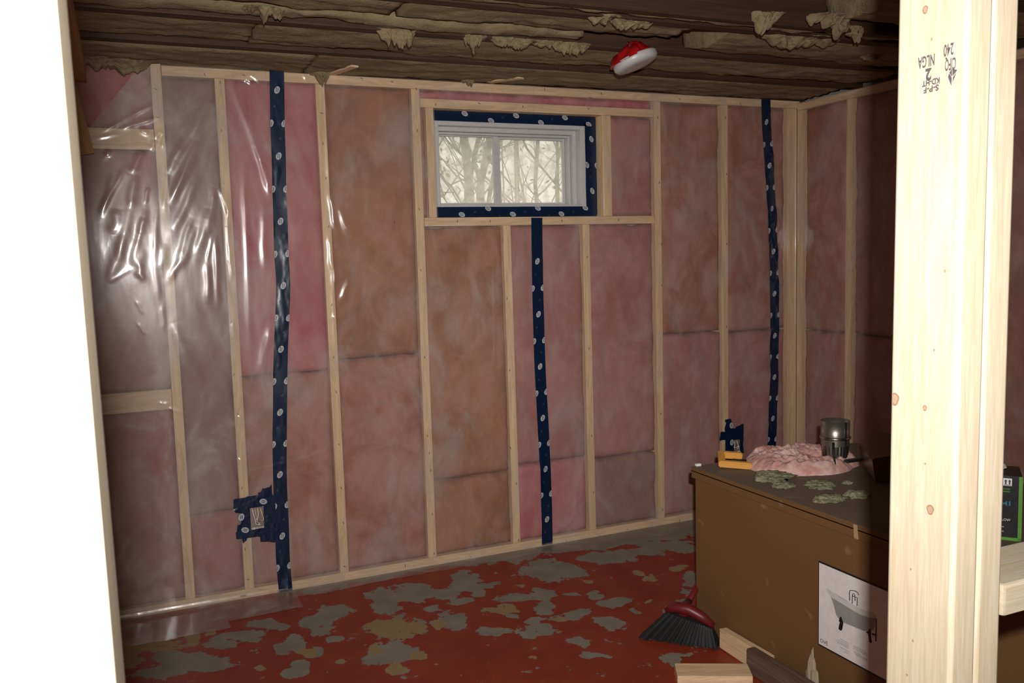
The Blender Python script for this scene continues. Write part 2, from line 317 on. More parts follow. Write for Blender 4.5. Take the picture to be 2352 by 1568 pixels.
# measured positions, metres
D = {"ridges":[[-0.427,1.892,-0.253,1.996,0.006,0.00183],[-0.358,1.907,-0.241,1.949,0.007,0.00209],[-0.448,1.868,-0.372,1.886,0.005,0.00112],[-0.406,1.825,-0.421,1.801,0.008,0.00156],[-0.25,1.873,-0.217,1.904,0.008,0.0019],[-0.264,1.828,-0.241,1.867,0.007,0.00153],[-0.21,1.887,-0.221,1.837,0.005,0.00115],[-0.294,1.909,-0.268,1.886,0.009,0.00213],[-0.361,1.753,-0.446,1.605,0.008,0.00107],[-0.287,1.828,-0.339,1.737,0.012,0.00176],[-0.397,1.736,-0.453,1.573,0.01,0.00087],[-0.393,1.605,-0.412,1.507,0.016,0.00126],[-0.321,1.737,-0.351,1.605,0.013,0.00137],[-0.347,1.621,-0.403,1.407,0.014,0.00091],[-0.377,1.506,-0.442,1.326,0.016,0.00103],[-0.292,1.605,-0.339,1.456,0.008,0.00064],[-0.304,1.572,-0.32,1.505,0.012,0.00092],[-0.328,1.489,-0.354,1.389,0.012,0.0007],[-0.319,1.455,-0.337,1.338,0.014,0.00074],[-0.281,1.688,-0.296,1.621,0.006,0.00078],[-0.255,1.605,-0.273,1.42,0.008,0.00063],[-0.276,1.42,-0.268,1.251,0.009,0.00053],[-0.207,1.738,-0.23,1.604,0.008,0.00096],[-0.232,1.47,-0.254,1.369,0.012,0.00069],[-0.348,1.364,-0.314,1.338,0.008,0.00056],[-0.333,1.405,-0.32,1.321,0.009,0.00063],[-0.447,1.326,-0.363,1.376,0.006,0.00035],[-0.352,1.255,-0.327,1.2,0.006,0.00035],[-0.351,1.167,-0.326,1.121,0.005,0.00044],[-0.006,2.095,-0.111,1.873,0.014,0.00259],[-0.038,2.027,-0.172,1.789,0.016,0.00257],[-0.061,1.908,-0.207,1.621,0.016,0.00263],[-0.104,1.857,-0.198,1.638,0.01,0.00136],[-0.095,1.739,-0.197,1.52,0.014,0.00172],[-0.13,1.57,-0.188,1.401,0.011,0.00146],[-0.119,1.536,-0.173,1.384,0.01,0.00134],[-0.171,1.418,-0.228,1.331,0.01,0.00106],[-0.063,1.604,-0.12,1.416,0.016,0.00228],[-0.038,1.689,-0.069,1.501,0.01,0.00159],[-0.057,1.501,-0.081,1.402,0.005,0.00094],[-0.046,1.518,-0.052,1.224,0.009,0.00148],[-0.08,1.398,-0.088,1.225,0.012,0.00165],[-0.152,1.856,-0.207,1.738,0.012,0.0015],[-0.219,1.163,-0.183,0.953,0.016,0.00134],[-0.211,1.163,-0.122,0.877,0.018,0.00137],[-0.224,1.129,-0.082,0.713,0.02,0.00163],[-0.264,0.829,-0.209,0.797,0.006,0.00191],[-0.294,0.849,-0.258,0.841,0.005,0.00149],[-0.259,1.234,-0.259,1.131,0.008,0.00068],[-0.02,1.689,0.018,1.569,0.009,0.00166],[0.01,1.689,-0.0,1.396,0.006,0.00113],[0.007,1.465,0.007,1.326,0.006,0.00105],[-0.001,1.151,0.007,1.08,0.008,0.00118],[0.08,1.776,0.064,1.04,0.01,0.00164],[0.049,2.115,0.149,1.794,0.014,0.00283],[0.134,1.846,0.175,1.655,0.01,0.00293],[0.161,1.768,0.174,1.69,0.006,0.00211],[0.147,1.603,0.137,1.357,0.012,0.00202],[0.099,2.117,0.132,2.102,0.008,0.00318],[0.117,2.135,0.166,2.104,0.006,0.00294],[0.15,1.124,0.094,0.93,0.014,0.00273],[-0.002,0.768,0.022,0.753,0.006,0.00239],[-0.007,0.597,0.011,0.549,0.009,0.00365],[0.419,1.673,0.435,1.511,0.01,0.00377],[0.408,1.493,0.409,1.348,0.008,0.00286],[0.421,1.384,0.423,1.274,0.01,0.00364],[0.449,1.619,0.495,1.492,0.014,0.0044],[0.486,1.308,0.443,1.218,0.01,0.00309],[0.403,1.15,0.477,1.153,0.01,0.00308],[0.416,1.044,0.472,1.04,0.006,0.00266],[0.415,1.923,0.419,1.709,0.008,0.0023],[0.413,2.131,0.426,1.994,0.006,0.00199],[0.411,1.275,0.411,1.016,0.007,0.00157],[0.332,2.151,0.348,2.122,0.007,0.0033],[0.196,0.552,0.409,0.592,0.006,0.00144],[0.409,0.592,0.76,0.586,0.006,0.0017],[0.76,0.586,1.337,0.557,0.005,0.00149],[1.428,0.555,2.013,0.55,0.005,0.00179],[2.013,0.55,2.386,0.583,0.005,0.00214],[2.497,0.584,2.697,0.533,0.005,0.00245],[0.01,0.531,0.196,0.552,0.006,0.00105],[1.161,2.136,1.165,2.051,0.005,0.00269],[1.147,1.53,1.139,0.826,0.004,0.00181],[2.071,2.077,2.089,1.911,0.004,0.00321],[2.087,1.805,2.095,1.615,0.004,0.00361],[2.095,1.593,2.09,1.011,0.004,0.00224],[2.089,0.39,2.094,0.187,0.004,0.00293],[1.119,0.807,1.106,0.092,0.004,0.00096],[1.14,0.986,1.124,0.847,0.003,0.00193],[1.412,0.125,1.501,0.191,0.005,0.00499],[1.541,0.214,1.53,0.155,0.009,0.00552],[1.41,0.044,1.559,0.151,0.014,0.00574],[1.309,0.229,1.355,0.412,0.02,0.00638],[2.76,1.815,2.786,1.703,0.006,0.00689],[2.786,1.703,2.784,1.545,0.006,0.00689],[2.749,1.804,2.761,1.613,0.004,0.00342],[2.743,1.927,2.76,1.878,0.006,0.00689],[2.764,1.545,2.778,1.495,0.006,0.00685],[2.862,1.704,2.872,1.314,0.005,0.00441],[1.897,1.865,1.905,1.657,0.03,0.00627],[1.762,1.78,1.725,1.677,0.005,0.00389],[1.749,1.698,1.718,1.595,0.006,0.00462],[0.703,2.041,0.775,1.934,0.03,0.00207],[0.601,1.453,0.758,1.525,0.03,0.00173],[0.458,0.826,0.76,0.603,0.05,0.00324],[1.749,1.136,1.993,0.908,0.05,0.00516]],"patches":[[0.873,-0.235,0.058,-0.03,0.035,0.093,"g"],[0.897,-0.335,0.076,-0.041,0.017,0.043,"g"],[1.25,-0.306,0.127,-0.068,0.054,0.108,"g"],[1.085,-0.159,0.059,-0.032,0.015,0.035,"r"],[1.411,-0.285,0.054,-0.029,0.019,0.034,"r"],[1.55,-0.289,0.108,-0.059,0.037,0.063,"g"],[1.697,-0.285,0.11,-0.06,0.035,0.056,"g"],[1.887,-0.28,0.123,-0.067,0.051,0.074,"g"],[0.743,-0.322,0.061,-0.032,0.021,0.057,"g"],[0.779,-0.455,0.053,-0.028,0.015,0.04,"g"],[0.658,-0.469,0.024,-0.013,0.013,0.039,"g"],[0.666,-0.591,0.065,-0.034,0.026,0.074,"g"],[0.626,-0.627,0.037,-0.019,0.014,0.042,"y"],[0.869,-0.405,0.03,-0.016,0.011,0.027,"g"],[0.976,-0.511,0.059,-0.031,0.024,0.053,"g"],[1.097,-0.542,0.049,-0.026,0.029,0.06,"g"],[1.202,-0.581,0.029,-0.016,0.01,0.019,"g"],[1.298,-0.649,0.029,-0.015,0.029,0.051,"g"],[0.902,-0.612,0.053,-0.028,0.014,0.032,"y"],[0.905,-0.673,0.033,-0.017,0.006,0.014,"g"],[1.047,-0.658,0.033,-0.017,0.03,0.062,"g"],[0.977,-0.754,0.037,-0.019,0.011,0.023,"g"],[1.135,-0.779,0.041,-0.021,0.021,0.041,"g"],[1.056,-0.795,0.027,-0.014,0.011,0.023,"y"],[1.314,-0.752,0.047,-0.025,0.021,0.036,"g"],[1.337,-0.848,0.016,-0.008,0.008,0.014,"g"],[1.184,-0.904,0.04,-0.021,0.028,0.049,"g"],[0.791,-0.781,0.063,-0.032,0.016,0.039,"g"],[0.935,-0.842,0.058,-0.03,0.026,0.054,"g"],[1.021,-1.003,0.034,-0.018,0.016,0.03,"g"],[1.04,-1.116,0.042,-0.021,0.016,0.028,"g"],[0.834,-1.045,0.018,-0.009,0.009,0.021,"y"],[1.585,-0.523,0.019,-0.01,0.014,0.022,"y"],[1.579,-0.602,0.016,-0.008,0.015,0.023,"y"],[1.336,-0.499,0.013,-0.007,0.01,0.019,"y"],[1.752,-0.556,0.033,-0.018,0.023,0.033,"y"],[1.723,-0.688,0.03,-0.016,0.056,0.079,"g"],[1.635,-0.794,0.034,-0.018,0.029,0.042,"g"],[1.489,-0.92,0.056,-0.029,0.03,0.044,"g"],[1.457,-0.797,0.012,-0.006,0.009,0.015,"g"],[1.557,-0.849,0.012,-0.007,0.009,0.014,"g"],[1.273,-1.253,0.049,-0.026,0.018,0.026,"g"],[1.262,-1.293,0.024,-0.013,0.015,0.021,"g"],[0.273,-0.326,0.051,-0.027,0.023,0.107,"g"],[0.211,-0.405,0.068,-0.035,0.017,0.088,"g"],[0.5,-0.296,0.067,-0.035,0.035,0.126,"g"],[0.621,-0.265,0.098,-0.052,0.027,0.086,"g"],[0.566,-0.354,0.019,-0.01,0.006,0.02,"r"],[0.469,-0.593,0.075,-0.039,0.027,0.094,"y"],[0.419,-0.514,0.036,-0.018,0.013,0.048,"y"],[0.392,-0.786,0.079,-0.041,0.027,0.092,"g"],[0.37,-0.897,0.032,-0.016,0.01,0.033,"y"],[0.471,-0.827,0.025,-0.013,0.01,0.03,"y"],[0.365,-0.714,0.025,-0.013,0.014,0.053,"y"],[0.217,-0.736,0.015,-0.008,0.004,0.018,"y"],[0.068,-0.732,0.033,-0.016,0.009,0.051,"g"],[0.04,-0.77,0.044,-0.023,0.006,0.039,"g"],[-0.052,-0.681,0.025,-0.013,0.004,0.025,"y"],[0.085,-0.557,0.052,-0.027,0.012,0.068,"g"],[0.167,-0.623,0.025,-0.014,0.007,0.038,"g"],[0.118,-0.61,0.042,-0.022,0.008,0.044,"y"],[0.023,-0.307,0.069,-0.036,0.007,0.051,"g"],[-0.079,-0.386,0.08,-0.041,0.006,0.049,"g"],[-0.147,-0.413,0.04,-0.021,0.004,0.035,"g"],[-0.165,-0.303,0.027,-0.014,0.003,0.032,"y"],[-0.237,-0.329,0.027,-0.014,0.002,0.03,"y"],[-0.394,-0.298,0.11,-0.057,0.002,0.075,"y"],[-0.271,-0.514,0.126,-0.064,0.006,0.09,"g"],[-0.358,-0.546,0.083,-0.042,0.002,0.054,"g"],[-0.439,-0.347,0.035,-0.018,0.001,0.122,"y"],[0.226,-0.569,0.022,-0.011,0.005,0.023,"g"]],"tape1":[[0.228,2.171],[0.224,2.063],[0.219,1.933],[0.217,1.812],[0.213,1.69],[0.211,1.567],[0.207,1.425],[0.208,1.301],[0.198,1.176],[0.186,1.05],[0.176,0.924],[0.168,0.788],[0.16,0.67],[0.154,0.545],[0.15,0.412],[0.149,0.282],[0.146,0.132],[0.151,-0.012]],"tape2":[[1.367,1.557],[1.364,1.357],[1.363,1.115],[1.365,0.849],[1.372,0.6],[1.378,0.327],[1.38,0.157],[1.378,0.008]],"tape3":[[2.685,2.149],[2.69,2.035],[2.699,1.925],[2.71,1.803],[2.718,1.68],[2.727,1.556],[2.733,1.432],[2.738,1.313],[2.741,1.192],[2.744,1.061],[2.744,0.927],[2.739,0.811],[2.742,0.682],[2.733,0.542],[2.73,0.424],[2.724,0.328]],"tub_body":[[-1.756,0.357],[-1.764,0.352],[-1.8,0.349],[-1.842,0.344],[-1.873,0.342],[-1.903,0.345],[-1.927,0.351],[-1.925,0.325],[-1.919,0.314],[-1.904,0.306],[-1.886,0.299],[-1.855,0.297],[-1.811,0.294],[-1.791,0.298],[-1.78,0.306],[-1.769,0.335]],"tub_rim":[[-1.739,0.371],[-1.744,0.374],[-1.764,0.371],[-1.803,0.365],[-1.842,0.361],[-1.879,0.36],[-1.921,0.364],[-1.929,0.352],[-1.903,0.345],[-1.873,0.342],[-1.842,0.344],[-1.8,0.349],[-1.764,0.352],[-1.751,0.359]],"foot1":[[-1.796,0.307],[-1.801,0.308],[-1.809,0.293],[-1.804,0.287],[-1.801,0.276],[-1.804,0.269],[-1.799,0.265],[-1.79,0.267],[-1.791,0.274],[-1.796,0.28],[-1.795,0.289],[-1.791,0.292]],"foot2":[[-1.908,0.315],[-1.912,0.311],[-1.911,0.3],[-1.913,0.284],[-1.916,0.278],[-1.912,0.273],[-1.906,0.275],[-1.904,0.29],[-1.901,0.297],[-1.893,0.299],[-1.901,0.304]],"pipe":[[-1.929,0.351],[-1.932,0.352],[-1.932,0.287],[-1.928,0.286]],"pipe2":[[-1.915,0.304],[-1.929,0.306],[-1.929,0.302],[-1.915,0.3]],"faucet":[[[-1.832,0.368],[-1.831,0.39],[-1.833,0.399],[-1.841,0.402],[-1.854,0.404],[-1.862,0.403],[-1.866,0.397]],[[-1.842,0.363],[-1.843,0.391],[-1.849,0.396]],[[-1.86,0.363],[-1.861,0.387],[-1.843,0.386]],[[-1.851,0.394],[-1.853,0.375]]],"logo":[[-1.716,0.198],[-1.745,0.203]],"textl":[[[-1.795,0.238],[-1.832,0.241]],[[-1.785,0.231],[-1.832,0.236]],[[-1.78,0.225],[-1.831,0.231]],[[-1.785,0.222],[-1.831,0.226]],[[-1.797,0.212],[-1.831,0.217]],[[-1.812,0.207],[-1.829,0.209]],[[-1.848,0.239],[-1.894,0.243]],[[-1.849,0.235],[-1.899,0.238]],[[-1.848,0.229],[-1.9,0.234]],[[-1.85,0.224],[-1.875,0.225]],[[-1.85,0.218],[-1.901,0.222]],[[-1.856,0.215],[-1.901,0.217]]],"poster":[[-1.706,0.447],[-1.708,0.185],[-1.964,0.208],[-1.965,0.45]],"jb1":[[-0.038,0.429],[0.006,0.43],[0.02,0.434],[0.059,0.434],[0.06,0.443],[0.07,0.445],[0.078,0.458],[0.107,0.461],[0.115,0.471],[0.116,0.43],[0.126,0.413],[0.125,0.254],[0.116,0.223],[0.088,0.231],[0.059,0.234],[0.058,0.258],[0.007,0.259],[0.003,0.25],[-0.012,0.239],[-0.014,0.259],[-0.037,0.262],[-0.037,0.29],[-0.032,0.293],[-0.03,0.319],[-0.015,0.321],[-0.014,0.367],[-0.033,0.372],[-0.041,0.384]],"jb1w":[[0.028,0.382],[0.077,0.375],[0.075,0.292],[0.023,0.3]],"jb2":[[2.416,0.508],[2.453,0.511],[2.463,0.482],[2.465,0.457],[2.48,0.456],[2.485,0.463],[2.533,0.477],[2.535,0.404],[2.531,0.363],[2.537,0.32],[2.515,0.321],[2.464,0.317],[2.382,0.314],[2.382,0.32],[2.415,0.322],[2.418,0.396],[2.413,0.403],[2.381,0.401],[2.388,0.447],[2.415,0.446],[2.413,0.463],[2.423,0.49],[2.416,0.499]],"jb2w":[[2.472,0.394],[2.512,0.392],[2.515,0.327],[2.472,0.328]],"stamp":{"NLGA":[[-3.008,1.576],[-2.987,1.577]],"2":[[-3.005,1.562],[-2.997,1.562]],"KD-HT":[[-3.015,1.552],[-2.993,1.552]],"S-P-F":[[-3.014,1.545],[-2.995,1.545]],"240":[[-3.031,1.575],[-3.019,1.575]],"CIFQ":[[-3.034,1.561],[-3.021,1.561]],"logo":[[-3.036,1.553],[-3.026,1.552],[-3.029,1.543]],"h":[0.010999999999999899,0.01100000000000012,0.004999999999999893,0.0050000000000001155,0.01200000000000001,0.01200000000000001]},"knots":[[-2.995,1.628],[-3.004,1.596],[-3.006,1.207],[-3.016,1.097],[-2.965,1.211],[-2.997,0.942],[-2.99,0.899],[-2.992,1.023],[-3.027,1.355],[-3.016,1.271],[-3.008,1.146]],"trees":[[[[2.033,2.6,1.487],[2.02,2.6,1.914],[2.007,2.6,2.335],[1.99,2.6,2.527]],0.032],[[[2.037,2.6,1.881],[2.097,2.6,2.078],[2.127,2.6,2.339],[2.148,2.6,2.534]],0.0188],[[[2.421,3.3,1.496],[2.403,3.3,1.901],[2.345,3.3,2.155],[2.296,3.3,2.442]],0.0146],[[[2.437,3.3,1.496],[2.438,3.3,1.974],[2.498,3.3,2.339],[2.54,3.3,2.63]],0.0313],[[[2.51,3.3,1.494],[2.511,3.3,1.79],[2.541,3.3,2.085]],0.0188],[[[3.3,4.0,1.495],[3.307,4.0,2.078],[3.298,4.0,2.57],[3.301,4.0,2.815]],0.0195],[[[3.462,4.9,2.791],[3.631,4.9,2.524],[3.78,4.9,2.321],[4.061,4.9,2.021]],0.0116],[[[3.51,4.9,2.703],[3.547,4.9,2.249],[3.646,4.9,1.789]],0.0103],[[[3.544,4.9,2.157],[3.72,4.9,2.02],[3.897,4.9,1.834]],0.0077],[[[4.026,4.9,2.718],[3.935,4.9,2.253],[3.949,4.9,1.786]],0.0116],[[[3.978,4.9,2.901],[4.091,4.9,2.161]],0.0154],[[[1.517,2.0,2.064],[1.664,2.0,1.863],[1.801,2.0,1.686]],0.0077],[[[1.573,2.0,1.92],[1.721,2.0,1.686]],0.0051],[[[1.567,2.0,2.151],[1.636,2.0,1.95],[1.725,2.0,1.804]],0.0051],[[[2.053,2.0,1.955],[1.918,2.0,1.804],[1.878,2.0,1.596]],0.0068],[[[1.895,2.0,2.101],[2.053,2.0,1.955]],0.006],[[[1.616,2.0,2.239],[1.765,2.0,2.039]],0.0051],[[[2.114,2.0,1.774],[2.177,2.0,1.653]],0.0051],[[[2.06,2.0,2.164],[1.957,2.0,2.013]],0.0051]],"staples":[[-0.231,2.058],[-0.23,1.952],[-0.23,1.47],[-0.23,1.402],[-0.229,1.112],[0.007,2.095],[0.001,1.91],[-0.001,1.706],[-0.003,1.534],[-0.004,1.396],[-0.006,1.151],[-0.007,0.939],[-0.001,0.777],[-0.001,0.469],[-0.003,0.212],[0.002,0.081],[0.4,1.992],[0.399,1.869],[0.405,1.727],[0.408,1.529],[0.404,1.202],[0.401,0.98],[0.405,0.831],[0.405,0.605],[0.406,0.415],[0.408,0.261],[0.404,0.068],[0.811,2.109],[0.809,1.934],[0.804,1.599],[0.801,1.335],[0.803,0.951],[0.802,0.599],[0.807,0.52],[0.81,0.44],[0.81,0.24],[0.811,0.058],[1.206,1.193],[1.21,0.861],[1.203,0.498],[1.227,0.325],[1.23,0.052],[1.628,1.37],[1.628,0.933],[1.632,0.508],[1.636,0.228],[2.033,2.034],[2.036,1.72],[2.046,1.423],[2.044,1.219],[2.029,0.576],[2.033,0.083],[2.434,2.048],[2.44,1.767],[2.438,1.415],[2.435,0.991],[-0.183,1.621],[0.118,-0.054],[0.69,1.544],[0.979,1.545],[1.135,1.543],[1.498,1.542],[1.803,1.543],[0.897,2.048],[1.101,2.061],[1.313,2.056],[1.649,2.06],[-0.049,2.122],[0.099,2.128],[0.574,2.142],[0.706,2.134],[1.424,2.139],[1.72,2.133],[2.16,2.126],[2.529,2.117],[0.675,0.025],[0.986,0.013],[1.482,0.005],[1.824,0.013],[2.134,0.011]],"cam":{"C":[-0.38019,-3.68485,1.38293],"R":[0.914903,-0.402658,-0.028606],"U":[0.065,0.077009,0.994909],"F":[0.398406,0.912105,-0.096629]},"q":{"pipe_base":[1.863,-1.351,0.66],"pipe_top":[1.917,-1.309,0.76],"t1":[1.598,-1.349,0.6],"t2":[1.554,-1.454,0.6],"t3":[1.664,-1.505,0.6],"t4":[1.763,-1.523,0.6],"t5":[1.572,-1.641,0.6],"t6":[1.68,-1.645,0.6],"y1":[1.54,-1.131,0.61],"y2":[1.668,-1.048,0.61],"y3":[1.661,-1.14,0.61],"y4":[1.499,-1.254,0.61],"f1":[2.115,-1.172,0.68],"f2":[2.037,-1.462,0.68],"f3":[1.869,-1.618,0.68],"f4":[1.785,-1.568,0.68],"f5":[1.925,-1.311,0.68],"f6":[1.833,-1.559,0.602],"f7":[1.95,-1.535,0.602],"h1":[1.358,-1.187,0.1],"green":[1.706,-2.143,0.6],"green2":[1.71,-2.169,0.6]},"q2":{"handle_top":[1.497,-1.03,0.541],"handle_b":[1.398,-1.13,0.062],"wax":[1.46,-1.696,0.096],"strapmark":[1.468,-1.867,0.577]}}
# ================================================================ THE SETTING
XW = 2.90      # face of the right-hand wall's studs
def struct(name, me, mat): return tag(link(name, me, mat), kind='structure')
# floor with the peel mask stored on its vertices
fx = np.concatenate([np.arange(-2.6, -.6, .1), np.arange(-.6, 1.7, .007), np.arange(1.7, 2.95, .02), [3.0, 3.1]]); fy = np.concatenate([np.arange(-5.6, -1.9, .1), np.arange(-1.9, .12, .007)])
FX, FY = np.meshgrid(fx, fy); P = np.stack([FX, FY, np.zeros_like(FX)], -1)
peel = np.full(FX.shape, .10); yel = np.zeros(FX.shape)
band = np.clip((FY + np.interp(FX, [.1, .8, 1.1, 2.2], [.10, .13, .22, .26]) + .12 * vf(FX * 3, FY * 3)) / .10, 0, 1); peel = np.maximum(peel, band * .9)
peel = np.where(FY < -2.0, .25 + .5 * vf(FX * 2, FY * 2), peel)
WXf = FX + .050 * vf(FX * 11 + 4, FY * 11, 4); WYf = FY + .050 * vf(FX * 11 + 60, FY * 11 + 30, 4)
for cx, cy, ax, ay, bx, by, t_ in D['patches']:
    det = ax * by - ay * bx; dx = WXf - cx; dy = WYf - cy
    u = (dx * by - dy * bx) / det; v = (ax * dy - ay * dx) / det
    r = np.sqrt(u * u + v * v); g = np.clip(1.55 - r, 0, 1) * .95
    if t_ == 'r': peel = np.minimum(peel, np.clip(r - .6, 0, 1) + .05)
    else: peel = np.maximum(peel, np.minimum(g, .85))
    if t_ == 'y': yel = np.maximum(yel, np.clip(1.5 - r, 0, 1))
me = grid_mesh('floor', P, smooth=False); ca = me.color_attributes.new('peel', 'FLOAT_COLOR', 'POINT')
ca.data.foreach_set('color', np.stack([peel, yel, np.zeros_like(peel), np.ones_like(peel)], -1).reshape(-1).astype(np.float32))
struct('floor', me, FLOORM)
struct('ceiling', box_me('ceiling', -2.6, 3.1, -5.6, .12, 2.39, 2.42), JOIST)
# concrete foundation behind the framing, with the window hole
WX0, WX1, WZ0, WZ1 = .912, 1.660, 1.606, 1.994
def wall_hole():
    bm = bmesh.new()
    for a, b, c, d in ((-2.6, WX0, 0, 2.42), (WX1, 3.1, 0, 2.42), (WX0, WX1, 0, WZ0), (WX0, WX1, WZ1, 2.42)):
        g = bmesh.ops.create_cube(bm, size=1)['verts']
        for v in g: v.co = Vector(((a + b) / 2 + v.co.x * (b - a), .20 + v.co.y * .18, (c + d) / 2 + v.co.z * (d - c)))
    me = bpy.data.meshes.new('wall_back'); bm.to_mesh(me); bm.free(); return me
struct('wall_back', wall_hole(), CONC)
struct('wall_right', box_me('wall_right', 3.0, 3.1, -5.6, .11, 0, 2.39), CONC)
struct('wall_left', box_me('wall_left', -2.7, -2.6, -5.6, .3, 0, 2.42), DRYWALL)
struct('wall_front', box_me('wall_front', -2.6, 3.1, -5.7, -5.6, 0, 2.42), DRYWALL)
struct('wall_left_partition', box_me('wall_left_partition', -.70, -.62, -2.8, .10, 0, 2.07), DRYWALL)

# ---------------------------------------------------------------- framing of the back wall
SD = .089
def stud(x0, z0, x1, z1, label, w_=.038, y=0.0, mat=PINE, group=None):
    return lumber('wall_stud', (x0, y + SD / 2, z0), (x1, y + SD / 2, z1), w_, SD, mat, label, 'stud', group)
stud(-.226, .038, -.226, 2.16, 'leftmost full-height pine stud, with two short wide blocks butting it')
stud(.006, .038, .006, 2.112, 'full-height pine stud just left of the left-hand blue tape, behind the plastic')
stud(.405, .038, .400, 2.112, 'pine stud just right of the left-hand blue tape, with shiny plastic wrinkles along it')
stud(.807, .038, .809, 2.112, 'long pine stud along the left side of the window framing')
stud(1.226, .038, 1.220, 1.524, 'short pine stud under the window, just left of the middle blue tape')
stud(1.633, .038, 1.629, 1.524, 'short pine stud under the window, just right of the middle blue tape')
stud(2.032, .038, 2.034, 2.112, 'long pine stud along the right side of the window framing')
stud(2.430, .038, 2.437, 2.112, 'pine stud left of the right-hand blue tape, running down to the small taped box')
stud(2.868, .038, 2.868, 2.112, 'pine corner stud just right of the right-hand blue tape', .062)
def hboard(name, x0, x1, z0, z1, label, cat, y=0.0, d=SD, mat=PINE):
    return lumber(name, (x0, y + d / 2, (z0 + z1) / 2), (x1, y + d / 2, (z0 + z1) / 2), z1 - z0, d, mat, label, cat)
hboard('top_plate', -.205, XW + .02, 2.112, 2.150, 'long horizontal pine top plate across the head of the plastic-covered back wall', 'wall plate')
hboard('bottom_plate', -.62, XW + .02, 0.0, .038, 'long horizontal pine bottom plate lying on the floor under the back wall studs', 'wall plate')
hboard('window_header', .829, 2.014, 2.035, 2.073, 'horizontal pine member just above the window', 'header')
hboard('window_sill_plate', .829, 2.012, 1.524, 1.562, 'horizontal pine member just below the window', 'sill plate')
stud(.870, 1.562, .870, 2.035, 'short pine upright against the left side of the window', .036)
stud(1.751, 1.562, 1.751, 2.035, 'short pine upright against the right side of the window', .046)
hboard('blocking', -.62, -.246, 1.830, 1.908, 'wide short pine block near the top, left of the first stud', 'blocking', 0.0, .038, PINE)
hboard('blocking', -.62, -.246, .820, .900, 'wide short pine block at mid-height, left of the first stud', 'blocking', 0.0, .038, PINE)
# right-hand wall
def rstud(y, z0, z1, label, w_=.038, group=None):
    return lumber('wall_stud', (XW + SD / 2, y, z0), (XW + SD / 2, y, z1), w_, SD, PINE, label, 'stud', group, face=(-1, 0, 0))
rstud(-.021, .038, 2.10, 'stud of the right-hand wall standing in the far corner', .038)
rstud(-.366, .038, 2.10, 'first stud of the right-hand wall after the corner, behind the plastic')
for k, y in enumerate((-.772, -1.178, -1.585, -1.99, -2.40, -2.80)): rstud(y, .038, 2.10, 'stud of the right-hand wall, hidden behind the bright double post', group='studs of the right-hand wall behind the post')
lumber('top_plate', (XW + SD / 2, -3.2, 2.119), (XW + SD / 2, .0, 2.119), .038, SD, PINE, 'pine top plate along the head of the right-hand wall', 'wall plate', face=(-1, 0, 0))
lumber('bottom_plate', (XW + SD / 2, -3.2, .019), (XW + SD / 2, .0, .019), .038, SD, PINE, 'pine bottom plate along the foot of the right-hand wall', 'wall plate', face=(-1, 0, 0))

# ---------------------------------------------------------------- insulation batts between the studs
def batt(x0, x1, z0, z1, mat, label, seed, bulge=.018, axis='y', face=None, back=.086, group=None):
    nu = max(4, int((x1 - x0) / .014)); nv = max(4, int((z1 - z0) / .018))
    U, V = np.meshgrid(np.linspace(x0, x1, nu), np.linspace(z0, z1, nv))
    e = np.minimum(np.minimum(U - x0, x1 - U) / .03, np.minimum(V - z0, z1 - V) / .03).clip(0, 1)
    dep = .030 - bulge * (1 - (1 - e) ** 2) + .012 * vf(U * 9 + seed, V * 7 + seed * 2, 4) + .006 * vf(U * 40, V * 40 + seed, 2)
    dep = np.maximum(dep, .004)
    zz = V + .010 * vf(U * 12 + seed, V * 0 + seed, 3) * (np.abs(V - z1) < .03)
    if axis == 'y': P = np.stack([U, dep, zz], -1)
    else: P = np.stack([XW + dep, U, zz], -1)
    # close the sides back to depth
    Q = np.concatenate([P[:1], P, P[-1:]], 0); Q = np.concatenate([Q[:, :1], Q, Q[:, -1:]], 1)
    k = 1 if axis == 'y' else 0; off = back if axis == 'y' else XW + back
    Q[0, :, k] = off; Q[-1, :, k] = off; Q[:, 0, k] = off; Q[:, -1, k] = off
    o = link('insulation_batt', grid_mesh('insulation_batt', Q), mat); return tag(o, label, 'insulation', group)
